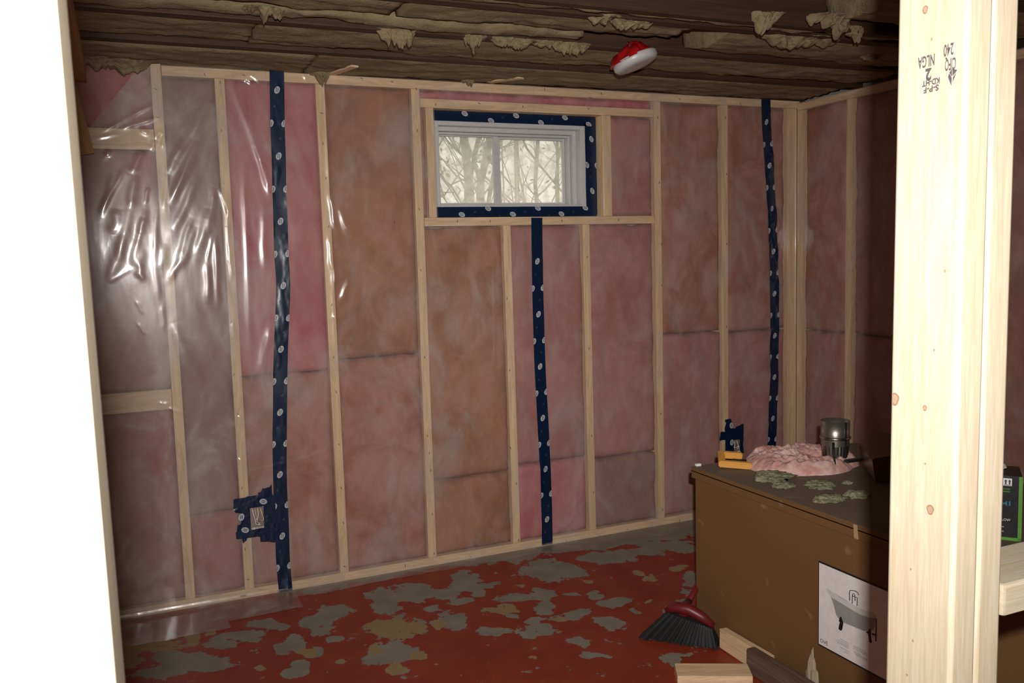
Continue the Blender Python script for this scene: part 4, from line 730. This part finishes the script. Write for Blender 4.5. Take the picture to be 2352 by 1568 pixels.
# ---------------------------------------------------------------- taped electrical boxes
def taped_box(poly, win, lab_t, lab_b, ys_):
    xs = [p[0] for p in win]; zs = [p[1] for p in win]; x0, x1, z0, z1 = min(xs), max(xs), min(zs), max(zs)
    bm = bmesh.new(); yy = -.0155
    # ragged taped patch with an opening: triangulated ring built by grid sampling
    px = [p[0] for p in poly]; pz = [p[1] for p in poly]; st_ = .0018
    gx = np.arange(min(px), max(px) + st_, st_); gz = np.arange(min(pz), max(pz) + st_, st_); GX, GZ = np.meshgrid(gx, gz)
    def inside(X, Z, pl):
        c = np.zeros(X.shape, bool); n = len(pl)
        for i in range(n):
            (xa, za), (xb, zb) = pl[i], pl[i - 1]
            with np.errstate(divide='ignore', invalid='ignore'):
                c ^= ((za > Z) != (zb > Z)) & (X < (xb - xa) * (Z - za) / (zb - za + 1e-12) + xa)
        return c
    mk = inside(GX[:-1, :-1] + st_ / 2, GZ[:-1, :-1] + st_ / 2, poly) & ~((GX[:-1, :-1] > x0) & (GX[:-1, :-1] < x1) & (GZ[:-1, :-1] > z0) & (GZ[:-1, :-1] < z1))
    Yd = yy - .004 * np.maximum(0, vf(GX * 25, GZ * 25, 3)) - .0015 * np.maximum(0, vf(GX * 90, GZ * 60, 2))
    me = grid_mesh('sealing_tape_patch', np.stack([GX, Yd, GZ], -1), mk); bmp = bmesh.new(); bmp.from_mesh(me)
    bmesh.ops.delete(bmp, geom=[v for v in bmp.verts if not v.link_faces], context='VERTS'); bmp.to_mesh(me); bmp.free()
    pt = tag(link('sealing_tape_patch', me, NAVY), lab_t, 'tape')
    for cx, cz, t in ys_:
        V3 = [(x, yy - .006, z) for x, z in [(cx + a, cz + b) for a, b in oval(0, 0, .0115, .0155, t)]]
        l = link('printed_logo', mesh_np('printed_logo', V3, [list(range(len(V3)))], False), INKW, pt)
        for dz_ in (-.0035, .003):
            c, s = math.cos(t + 1.57), math.sin(t + 1.57); q = [(cx + a * c - b * s, yy - .0066, cz + a * s + b * c) for a, b in ((-.008, dz_ - .0014), (.008, dz_ - .0014), (.008, dz_ + .0014), (-.008, dz_ + .0014))]
            k = link('lettering', mesh_np('lettering', q, [(0, 1, 2, 3)], False), INKD, None); k.parent = l; k.matrix_parent_inverse = Matrix.Identity(4)
    B = empty('electrical_box', ((x0 + x1) / 2, .0, z0), lab_b, 'electrical box')
    wpart('box_body', [(x0 - .004, x0, -.012, .05, z0, z1), (x1, x1 + .004, -.012, .05, z0, z1), (x0 - .004, x1 + .004, -.012, .05, z0 - .004, z0), (x0 - .004, x1 + .004, -.012, .05, z1, z1 + .004), (x0, x1, .0, .003, z0, z1)], METAL, 0.0005, B)
    rnd = random.Random(int(x0 * 100)); w_, h_ = x1 - x0, z1 - z0
    for k in range(4):
        a = x0 + w_ * (.2 + .2 * k); pts = [(a, -.003, z1 - .004), (a + rnd.uniform(-.005, .005), -.012, z0 + h_ * .65), (a + rnd.uniform(-.01, .01), -.020, z0 + h_ * .4), (x0 + w_ * .55 + rnd.uniform(-.008, .01), -.016, z0 + h_ * rnd.uniform(.2, .5)), (x0 + w_ * .6 + rnd.uniform(-.012, .012), -.010, z0 + h_ * .15)]
        link('wire', tube_me('wire', catmull(pts, .004), .0016, 6), [PAPER, BRASS, PAPER, BRASS][k], B)
taped_box(D['jb1'], D['jb1w'], 'ragged patch of navy tape beside the lower end of the left-hand tape', 'metal outlet box with bare wires in the larger taped patch at lower left', [(.078, .405, 1.2), (.0, .296, 1.2), (-.012, .352, -.3)])
taped_box(D['jb2'], D['jb2w'], 'small ragged patch of navy tape low on the back wall behind the cardboard box', 'metal outlet box with wires in the small taped patch near the corner', [(2.455, .385, -.1), (2.452, .475, .1)])

# staples holding the film to the studs
st_me = box_me('staple', -.0055, .0055, -.0008, .0008, -.0007, .0007)
stm = bpy.data.meshes.new('staple'); bmt = bmesh.new(); bmt.from_mesh(st_me); bmt.to_mesh(stm); bmt.free(); stm.materials.append(DKMET)
sa = np.array(D['staples']); sh = film_h(sa[:, 0], sa[:, 1])
rs_ = random.Random(2)
for k, (x, z) in enumerate(D['staples']):
    o = bpy.data.objects.new('staple', stm); COL.objects.link(o); o.location = (x, -.0048 - abs(float(sh[k])), max(z, .01)); o.rotation_euler = (0, rs_.choice([.3, 1.2, 1.6, 1.9]), 0); o.scale = (1, 1, 1.3)
    tag(o, 'small dark staple pinning the plastic sheet to the pine framing', 'staple', 'staples along the framing of the back wall')

# ================================================================ NEAR FRAMING
def post(xa, xb, dx_top, lab, y0=-3.045, y1=-2.957):
    """plumb-ish post whose face leans slightly"""
    z0, z1 = 0.0, 2.153
    bm = bmesh.new(); bmesh.ops.create_cube(bm, size=1)
    for v in bm.verts: v.co = Vector((v.co.x * (xb - xa), v.co.y * (y1 - y0), v.co.z * (z1 - z0)))
    bmesh.ops.subdivide_edges(bm, edges=[e for e in bm.edges if abs(e.verts[0].co.z - e.verts[1].co.z) > .1], cuts=24)
    bmesh.ops.bevel(bm, geom=[e for e in bm.edges if abs(e.verts[0].co.z - e.verts[1].co.z) > .01 and len(e.link_faces) == 2 and e.calc_face_angle() > 1], offset=.0045, segments=3, affect='EDGES', profile=.5)
    for v in bm.verts: v.co.x += .0004 * fbm(v.co.z * 3 + xa * 9, v.co.y * 10, 0, 2)
    me = bpy.data.meshes.new('post_stud'); bm.to_mesh(me); bm.free(); me.polygons.foreach_set('use_smooth', [True] * len(me.polygons)); shade_auto(me, 50)
    o = link('post_stud', me, PINE_PALE); o.location = ((xa + xb) / 2 + dx_top, (y0 + y1) / 2, (z0 + z1) / 2); o.rotation_euler = (0, math.radians(.45), 0)
    return tag(o, lab, 'stud')
P1 = post(.4025, .4400, -.0005, 'bright pine stud at right with an upside-down grade stamp, left half of the double post')
P2 = post(.4405, .4780, 0.0, 'bright pine stud forming the right half of the double post')
lumber('near_stud', (-.3984, -3.341, 0.0), (-.4199, -3.341, 2.153), .038, .089, PINE_FLASHLIT, 'blurred, brightly lit pine stud filling the left edge of the picture', 'stud', bev=.003)
lumber('near_sill_board', (.4795, -3.0015, .990), (1.45, -3.0015, .990), .036, .089, PINE_PALE, 'horizontal pine board fixed at waist height to the right of the double post', 'board', bev=.004)
bm_s = bpy.data.objects['near_sill_board']
# grade stamp and knots on the side face of the left half of the post
def text_part(txt, size, org, right, up, mat, parent, name, sx=1.0, align='LEFT', bold=0.0):
    cu = bpy.data.curves.new(name, 'FONT'); cu.body = txt; cu.size = size; cu.align_x = align; cu.align_y = 'BOTTOM'; cu.offset = bold; cu.resolution_u = 3
    o = bpy.data.objects.new('tmp_text', cu); COL.objects.link(o); bpy.context.view_layer.update()
    me = bpy.data.meshes.new_from_object(o.evaluated_get(bpy.context.evaluated_depsgraph_get())); bpy.data.objects.remove(o)
    R_ = Vector(right).normalized(); U_ = Vector(up).normalized(); Nn = R_.cross(U_)
    xs = [v.co.x for v in me.vertices]; x0 = min(xs) if xs else 0
    for v in me.vertices: v.co = Vector(org) + R_ * ((v.co.x - x0) * sx) + U_ * v.co.y
    me.update(); me.name = name
    return link(name, me, mat, parent)
INKS = plain('stamp_ink', (.055, .048, .058, 1), .6)
XS = .4025
def xface(z): return XS + math.tan(math.radians(.45)) * (z - 1.0765) - .0005 - .0014
def stamp(txt, y_start, y_end, z_top, z_bot, bold=0.00025):
    # upside-down: reads towards +y with its head towards -z
    h = (z_top - z_bot) / .72
    g = text_part(txt, h, (xface(z_top), y_start, z_top), (0, 1, 0), (0, 0, -1), INKS, P1, 'grade_stamp', bold=bold)
    ys2 = [v.co.y for v in g.data.vertices]; k = (y_end - y_start) / (max(ys2) - min(ys2))
    for v in g.data.vertices: v.co.y = y_start + (v.co.y - min(ys2)) * k; v.co.x = xface(v.co.z)
    g.data.update(); return g
stamp('NLGA', -3.008, -2.987, 1.5835, 1.5715); stamp('2', -3.0045, -2.997, 1.5695, 1.5575, .0006); stamp('KD-HT', -3.015, -2.993, 1.5565, 1.5505); stamp('S-P-F', -3.014, -2.995, 1.5495, 1.5435)
stamp('240', -3.031, -3.019, 1.5895, 1.5775); stamp('CIFQ', -3.034, -3.021, 1.5745, 1.5625)
for tri in ([(-3.036, 1.558), (-3.030, 1.5605), (-3.0305, 1.553)], [(-3.0295, 1.5605), (-3.0265, 1.5575), (-3.0298, 1.5525)], [(-3.0263, 1.5568), (-3.025, 1.5535), (-3.0292, 1.5435), (-3.0296, 1.5515)], [(-3.035, 1.5562), (-3.0345, 1.5545), (-3.031, 1.549), (-3.0308, 1.5518)], [(-3.0338, 1.5532), (-3.0333, 1.5518), (-3.0305, 1.5465), (-3.0306, 1.5488)]):
    V3 = [(xface(z), y, z) for y, z in tri]; link('stamp_emblem', mesh_np('stamp_emblem', V3, [list(range(len(V3)))[::-1]], False), INKS, P1)
KNOT = plain('knot_wood', (.27, .18, .115, 1), .6, nb=300); KNOTD = plain('knot_core', (.22, .115, .06, 1), .6)
for i, (y, z) in enumerate(D['knots']):
    r = [.0034, .0011, .0026, .0045, .006, .0012, .0011, .0010, .0012, .0011, .0010][i]
    for m_, q, l in ((KNOTD, 1.0, 0.0), (KNOT, .72, .0002)):
        V3 = [(xface(z) - l, min(max(y + r * q * math.cos(a) * (1 + .15 * math.sin(3 * a)), -3.040), -2.9625), z + r * q * 1.25 * math.sin(a)) for a in [2 * math.pi * k / 18 for k in range(18)]]
        link('knot', mesh_np('knot', V3, [list(range(18))], False), m_, P1)

# ================================================================ THE BIG CARTON AND WHAT LIES ON IT
BX0, BX1, BY0, BY1 = 1.470, 2.235, -2.665, -1.080
BXO = empty('cardboard_carton', (BX0, BY1, 0), 'very large brown cardboard carton on the floor with a bathtub picture on its side', 'carton')
link('carton_body', box_me('carton_body', BX0, BX1, BY0, BY1, 0, .580, .004), CARD, BXO)
def lid():
    bm = bmesh.new(); o = .010; zt = .603; zl = .562
    def q(*p): bm.faces.new([bm.verts.new(v) for v in p])
    m2 = box_me('t', BX0 - o, BX1 + o, BY0 - o, BY1 + o, .583, zt, .003); bm.from_mesh(m2)
    for a in ((BX0 - o, BX0 - o + .004, BY0 - o, BY1 + o), (BX1 + o - .004, BX1 + o, BY0 - o, BY1 + o), (BX0 - o, BX1 + o, BY0 - o, BY0 - o + .004), (BX0 - o, BX1 + o, BY1 + o - .004, BY1 + o)):
        m2 = box_me('t', a[0], a[1], a[2], a[3], zl, .590, .001); bm.from_mesh(m2)
    for f in bm.faces: f.material_index = 1 if f.normal.z > .7 else 0
    me = bpy.data.meshes.new('carton_lid'); bm.to_mesh(me); bm.free(); me.polygons.foreach_set('use_smooth', [True] * len(me.polygons)); shade_auto(me); return me
link('carton_lid', lid(), [CARD, CARD_TOP], BXO)
SEAM = plain('pale_strap_mark', (.42, .29, .16, 1), .5)
link('strap_mark', poly_me('strap_mark', [(BX0 - .0112, -1.853, .602), (BX0 - .0112, -1.866, .602), (BX0 - .0112, -1.872, .562), (BX0 - .0112, -1.856, .562)], .0012, (-1, 0, 0)), SEAM, BXO)
PXX = 1.4685
def flat(name, pts, mat, lift, parent): return link(name, mesh_np(name, [(PXX - lift, y, z) for y, z in pts], [list(range(len(pts)))], False), mat, parent)
def flatT(name, pts, mat, lift, parent):
    me = poly_me(name, [(PXX - lift, y, z) for y, z in pts]); return link(name, me, mat, parent)
LB = flat('printed_label', [(-1.706, .448), (-1.706, .184), (-2.040, .184), (-2.040, .448)], BLACK, 0, BXO)
def sub(o): o.parent = LB; o.matrix_parent_inverse = Matrix.Identity(4); return o
sub(flat('label_sheet', [(-1.7095, .4425), (-1.7095, .1895), (-2.037, .1895), (-2.037, .4425)], PAPER, .0006, None))
sub(flatT('bathtub_picture', D['tub_body'], TUBG, .0010, None)); sub(flatT('bathtub_rim_picture', D['tub_rim'], TUBR, .0012, None))
sub(flatT('bathtub_foot_picture', D['foot1'], BLACK, .0014, None)); sub(flatT('bathtub_foot_picture', D['foot2'], BLACK, .0014, None))
sub(flatT('drain_pipe_picture', D['pipe'], BLACK, .0014, None)); sub(flatT('drain_pipe_picture', D['pipe2'], BLACK, .0014, None))
for L_ in D['faucet']: sub(link('faucet_picture', tube_me('faucet_picture', [(PXX - .0012, y, z) for y, z in L_], .0011, 5), BLACK))
for L_ in D['textl']:
    (ya, za), (yb, zb) = L_; n = 9; V3 = []; F_ = []; rnd = random.Random(int(abs(ya) * 1e4))
    for k in range(n):
        t0 = k / n; t1 = (k + rnd.uniform(.55, .9)) / n; b = len(V3); z_a = (za + zb) / 2
        for t, s in ((t0, -1), (t1, -1), (t1, 1), (t0, 1)): V3.append((PXX - .0010, ya + (yb - ya) * t, z_a + s * .0009))
        F_.append((b, b + 1, b + 2, b + 3))
    sub(link('caption_line', mesh_np('caption_line', V3, F_, False), GREYT))
t_ = text_part('OVE', .017, (PXX - .0012, D['logo'][0][0], (D['logo'][0][1] + D['logo'][1][1]) / 2 - .006), (0, -1, 0), (0, 0, 1), BLACK, None, 'printed_logo', 1.0); sub(t_)

TOPZ = .603
# loose pink insulation heap
def heap():
    nr, na = 60, 240; rr_, tt = np.meshgrid(np.linspace(0, 1, nr), np.linspace(0, 2 * np.pi, na + 1))
    ct, s_ = np.cos(tt), np.sin(tt); rb = 1 + .16 * vf(ct * 1.5 + 9, s_ * 1.5 + 3, 4); U = rr_ * rb * ct; W_ = rr_ * rb * s_
    hh = np.sqrt(np.clip(1 - rr_ ** 4, 0, 1)); fold = vf(U * 3.0 + 1.2 * W_, W_ * 7 - U * 2.5, 4)
    Zh = hh * (.042 + .026 * fold + .006 * vf(U * 18, W_ * 18, 3)) + .010 * hh * np.exp(-((rr_ - .85) / .1) ** 2)
    dent = np.exp(-(((U - .25) / .16) ** 2 + ((W_ + .12) / .15) ** 2)); Zh = Zh * (1 - .75 * dent)
    X = 1.820 + U * .205 + W_ * .062; Y = -1.240 + W_ * .168 - U * .058
    return grid_mesh('loose_insulation', np.stack([X, Y, TOPZ + .0008 + np.maximum(Zh, 0)], -1))
tag(link('loose_insulation', heap(), B_LOOSE), 'heap of loose pink fibreglass piled on the far end of the carton lid', 'insulation')
for i, (k, sx, sy, sz, lab) in enumerate([('t1', .060, .050, .016, 'largest grey-green wool clump on the carton lid, between the yellow tool and the pink heap'), ('t2', .035, .03, .010, 'grey-green wool shred on the lid just in front of the pink heap'), ('t3', .045, .04, .012, 'grey-green wool shred on the lid at the right foot of the pink heap'),
        ('t4', .016, .014, .006, 'tiny pale wool fleck on the lid between the pink heap and the post'), ('t5', .050, .036, .011, 'ochre-green wool scrap nearest the front edge of the lid'), ('t6', .040, .032, .010, 'green wool scrap on the lid close to the double post')]):
    q = D['q'][k]; tuft(q[0], q[1], TOPZ, sx, sy, sz, lab, 90 + i * 2.3, WOOL_GREEN, flat=True, sub=5)
# yellow C-shaped clamp jaw
yo = empty('clamp', (1.588, -1.150, TOPZ + .014), 'yellow plastic C-shaped clamp lying on the back corner of the carton lid', 'tool')
def cshape():
    L1 = [(-.060, -.055), (.065, -.055), (.065, -.034), (-.034, -.034), (-.034, .032), (.035, .032), (.035, .055), (-.060, .055)]
    bm = bmesh.new(); f = bm.faces.new([bm.verts.new((x, y, 0)) for x, y in L1]); r = bmesh.ops.extrude_face_region(bm, geom=[f])
    for g in r['geom']:
        if isinstance(g, bmesh.types.BMVert): g.co.z += .026
    bmesh.ops.recalc_face_normals(bm, faces=bm.faces[:]); bmesh.ops.bevel(bm, geom=bm.edges[:], offset=.004, segments=2, affect='EDGES')
    me = bpy.data.meshes.new('clamp_body'); bm.to_mesh(me); bm.free(); me.polygons.foreach_set('use_smooth', [True] * len(me.polygons)); shade_auto(me); return me
a = link('clamp_body', cshape(), YELLOW); a.parent = yo; a.rotation_euler = (0, 0, 0); a.scale = (1.0, 1.0, 1.0)
a = link('clamp_pad', box_me('clamp_pad', -.005, .050, -.010, .010, .002, .014, .002), BLACK); a.parent = yo; a.rotation_euler = (0, 0, 0)
yo.rotation_euler = (math.radians(11), math.radians(4), math.radians(-34)); yo.scale = (.92, .92, .92)
PIPEM = plain('dull_sheet_metal', (.30, .27, .24, 1), .33, .85)
# sheet-metal take-off collar standing in the heap
po = empty('duct_collar', (1.905, -1.318, .640), 'round sheet-metal duct collar standing upright in the pink heap', 'duct fitting')
link('pipe_wall', lathe_me('pipe_wall', [(.0495, .070), (.0497, .128), (.0490, .128), (.0485, .070), (.0488, .040)], 48), PIPEM).parent = po
link('rolled_bead', lathe_me('rolled_bead', [(.0495, .062), (.0530, .064), (.0535, .067), (.0530, .070), (.0495, .072), (.049, .067), (.0495, .062)], 48), METAL).parent = po
def crimp():
    V = []; F_ = []; n = 96
    for j in range(8):
        z = .062 - j * .009
        for k in range(n):
            t = 2 * math.pi * k / n; r = .0470 - .004 * j / 7 + (.0014 if (k // 2) % 2 else -.0014) * min(1, j / 2); V.append((r * math.cos(t), r * math.sin(t), z))
    for j in range(7):
        for k in range(n): F_.append((j * n + k, (j + 1) * n + k, (j + 1) * n + (k + 1) % n, j * n + (k + 1) % n))
    return mesh_np('crimped_end', V, F_)
link('crimped_end', crimp(), METAL).parent = po
link('snap_lock_seam', box_me('snap_lock_seam', -.004, .004, -.0515, -.0485, .0, .127, .0005), DKMET).parent = po
# thin metal hanger strap leaning on it
tag(link('metal_strap', tube_me('metal_strap', [(1.855, -1.362, .700), (1.845, -1.372, .670), (1.835, -1.388, .640), (1.828, -1.398, .622)], .0045, 6), DKMET), 'dark bent metal strap hanging down from the duct collar', 'strap')
tag(link('knife_blade', box_me('knife_blade', 1.86, 1.93, -1.425, -1.405, .640, .648, .002), DKMET), 'dark teal piece of metal lying in the hollow of the pink heap', 'scrap metal')
# bent brown cardboard / flashing
def bent():
    top = [(2.170, -1.250, .690), (2.170, -1.500, .690), (1.975, -1.580, .690), (1.815, -1.575, .690), (1.960, -1.380, .690)]
    n_t = [(1.975, -1.590, .688), (1.815, -1.585, .688), (1.840, -1.570, .606), (1.965, -1.565, .606)]
    bm = bmesh.new(); T = [bm.verts.new(p) for p in top]; bm.faces.new(T); B = [bm.verts.new(p) for p in n_t[2:]]
    bm.faces.new((T[2], B[1], B[0], T[3])); 
    s = bm.verts.new((1.970, -1.385, .606)); bm.faces.new((T[3], B[0], s, T[4])); s2 = bm.verts.new((2.170, -1.250, .606)); bm.faces.new((T[4], s, s2, T[0]))
    s3 = bm.verts.new((2.170, -1.50, .606)); bm.faces.new((T[0], s2, s3, T[1])); bm.faces.new((T[1], s3, B[1], T[2]))
    bmesh.ops.recalc_face_normals(bm, faces=bm.faces[:]); bmesh.ops.bevel(bm, geom=bm.edges[:], offset=.005, segments=2, affect='EDGES')
    me = bpy.data.meshes.new('folded_brown_sheet'); bm.to_mesh(me); bm.free(); me.polygons.foreach_set('use_smooth', [True] * len(me.polygons)); shade_auto(me, 35); return me
BRN = plain('glossy_brown_sheet', (.20, .135, .10, 1), .30)
tag(link('folded_brown_sheet', bent(), BRN), 'glossy dark brown folded sheet on the lid between the duct collar and the post', 'folded sheet')
tag(link('wall_scrap', box_me('wall_scrap', 1.475, 1.495, -1.085, -1.072, .603, .612, .002), PAPER), 'tiny white scrap on the far left corner of the carton lid', 'scrap')
# black and green electronics carton near the post
go = empty('retail_carton', (1.70, -2.16, TOPZ), 'black retail carton with bright green edges sitting on the big carton right of the post', 'carton')
GR = Matrix.Translation((1.7165, -2.172, TOPZ)) @ Matrix.Rotation(math.radians(-50), 4, 'Z')
# local: front face on y=0 facing -y, right corner at x=0, extends to -x and +y
def gp(name, me, mat): o = link(name, me, mat); o.matrix_world = GR; o.parent = go; o.matrix_parent_inverse = Matrix.Translation(go.location).inverted(); return o
gp('carton_box', box_me('carton_box', -.30, 0, 0, .12, 0, .172, .001), BLKBOX)
gp('green_edge', wpart_me := (lambda: (lambda bm: (bm.from_mesh(box_me('a', -.008, .0008, -.0008, .004, .0, .172)), bm.from_mesh(box_me('b', -.30, .0008, -.0008, .004, 0, .008)), (lambda me: (bm.to_mesh(me), bm.free(), me)[2])(bpy.data.meshes.new('green_edge')))[2])(bmesh.new()))(), GREEN)
def gq(name, x0, x1, z0, z1, mat, l=.0006): gp(name, mesh_np(name, [(x0, -l, z0), (x1, -l, z0), (x1, -l, z1), (x0, -l, z1)], [(0, 1, 2, 3)], False), mat)
gq('handling_symbol', -.044, -.024, .146, .166, PAPER, .001); gq('handling_symbol', -.068, -.048, .146, .166, PAPER, .001)
for x in (-.040, -.031): gq('arrow_mark', x, x + .0035, .150, .158, BLACK, .0014); gp('arrow_mark', mesh_np('arrow_mark', [(x - .002, -.0014, .158), (x + .0055, -.0014, .158), (x + .0018, -.0014, .163)], [(0, 1, 2)], False), BLACK)
gq('arrow_mark', -.042, -.026, .1475, .149, BLACK, .0014); gq('glass_mark', -.061, -.055, .149, .156, BLACK, .0014)
GRN = plain('green_print', (.05, .16, .02, 1), .5)
for z in (.136, .129): gq('caption_line', -.085, -.028, z, z + .003, GRN, .001)
for z in (.100, .094, .088): gq('caption_line', -.085, -.060, z, z + .002, GREYT, .001)
gp('speaker_mark', mesh_np('speaker_mark', [(-.040, -.001, .100), (-.034, -.001, .106), (-.034, -.001, .092), (-.040, -.001, .097), (-.030, -.001, .104), (-.026, -.001, .106), (-.026, -.001, .092), (-.030, -.001, .094), (-.044, -.001, .101), (-.044, -.001, .096)], [(8, 0, 3, 9), (0, 1, 2, 3), (4, 5, 6, 7)], False), CYAN)
for txt, z, s, al, m_ in (('NFLOW', .050, .0092, 0, PAPER),):
    o = text_part(txt, s, (-.056, -.0012, z), (1, 0, 0), (0, 0, 1), m_, None, 'brand_lettering', .95); o.matrix_world = GR; o.parent = go; o.matrix_parent_inverse = Matrix.Translation(go.location).inverted()
for z in (.034, .022): gq('caption_line', -.085, -.040, z, z + .003, GREYT, .001)
def crumple(name, cx, cy, z, rx, ry, rz, mat, lab, cat, seed):
    bm = bmesh.new(); bmesh.ops.create_icosphere(bm, subdivisions=3, radius=1)
    for v in bm.verts:
        n = v.co.copy(); d = 1 + .5 * fbm(n.x * 2 + seed, n.y * 2, n.z * 2, 2); v.co = Vector((n.x * rx * d, n.y * ry * d, max(n.z * rz * d, -rz * .4)))
    me = bpy.data.meshes.new(name); bm.to_mesh(me); bm.free(); o = link(name, me, mat); o.location = (cx, cy, z + rz * .4); return tag(o, lab, cat)
_c = GR @ Vector((-.10, .06, .172))
crumple('crumpled_paper', _c.x, _c.y, _c.z + .0005, .07, .045, .026, PAPER, 'crumpled grey-white paper lying on the black and green carton', 'paper', 4)

# ================================================================ FLOOR OBJECTS
br = empty('broom', (1.345, -1.150, 0), 'broom with black bristles and dark red handle lying beside the far end of the carton', 'broom')
def bristles():
    nu, nv = 60, 14; a0 = Vector((1.243, -1.060, .003)); a1 = Vector((1.436, -1.265, .003)); b0 = Vector((1.322, -1.115, .100)); b1 = Vector((1.432, -1.232, .062))
    V = []; F_ = []; th = .030; nrm = Vector((-.74, -.67, 0)); rnd = random.Random(5)
    rows = []
    for side in (-1, 1):
        for j in range(nv + 1):
            t = j / nv
            for i in range(nu + 1):
                s = i / nu; p = b0.lerp(b1, s).lerp(a0.lerp(a1, s), t); q = nrm * side * (th * (.45 + .55 * t)) * (1 + .12 * math.sin(i * 2.1)); z = p.z + (rnd.uniform(-.002, .006) if j == nv else 0)
                V.append((p.x + q.x + .0015 * math.sin(i * 5.3), p.y + q.y + .0015 * math.cos(i * 4.1), max(z, .001)))
    M_ = (nv + 1) * (nu + 1)
    for sd in range(2):
        for j in range(nv):
            for i in range(nu):
                a = sd * M_ + j * (nu + 1) + i; f = (a, a + 1, a + nu + 2, a + nu + 1); F_.append(f if sd == 0 else f[::-1])
    for i in range(nu): F_.append((i, M_ + i, M_ + i + 1, i + 1)); k = nv * (nu + 1) + i; F_.append((k, k + 1, M_ + k + 1, M_ + k))
    for j in range(nv): a = j * (nu + 1); b = a + nu + 1; F_.append((a, b, M_ + b, M_ + a)); c = a + nu; d = b + nu; F_.append((c, M_ + c, M_ + d, d))
    return mesh_np('bristles', V, F_, False)
link('bristles', bristles(), BRIST, br)
bh = bmesh.new(); 
me = tube_me('broom_head', [(1.320, -1.113, .103), (1.345, -1.138, .118), (1.375, -1.170, .116), (1.405, -1.205, .096), (1.433, -1.235, .068)], [.012, .019, .021, .018, .011], 12); bh.free()
link('broom_head', me, DKRED, br)
link('broom_socket', tube_me('broom_socket', [(1.355, -1.162, .105), (1.405, -1.126, .124)], [.018, .0135], 14), DKRED, br)
link('broom_handle', tube_me('broom_handle', [(1.375, -1.148, .112), (1.512, -1.050, .160), (2.02, -.687, .338)], .0115, 14), DKRED, br)
lumber('lumber_offcut', (1.447, -1.268, .0365), (1.449, -1.520, .0365), .034, .072, PINE, 'pale rough pine offcut on edge against the foot of the big carton, beside the broom', 'lumber', face=(0, 0, 1), bev=.006, rough=.0015)
lumber('lumber_offcut', (1.418, -1.452, .0425), (1.425, -2.15, .0425), .034, .082, PINE_OLD, 'dark brown weathered board on edge along the foot of the big carton', 'lumber', face=(0, 0, 1), bev=.006)
lumber('lumber_offcut', (1.165, -1.395, .0195), (1.375, -1.505, .0195), .089, .038, PINE, 'pale pine offcut lying flat on the red floor at the bottom of the picture', 'lumber', face=(0, 0, 1), bev=.003)
crumple('paper_scrap', 1.4525, -1.700, .0005, .012, .020, .11, plain('tan_paper', (.40, .32, .22, 1), .6), 'tan crumpled scrap between the dark board and the big carton', 'scrap', 8)
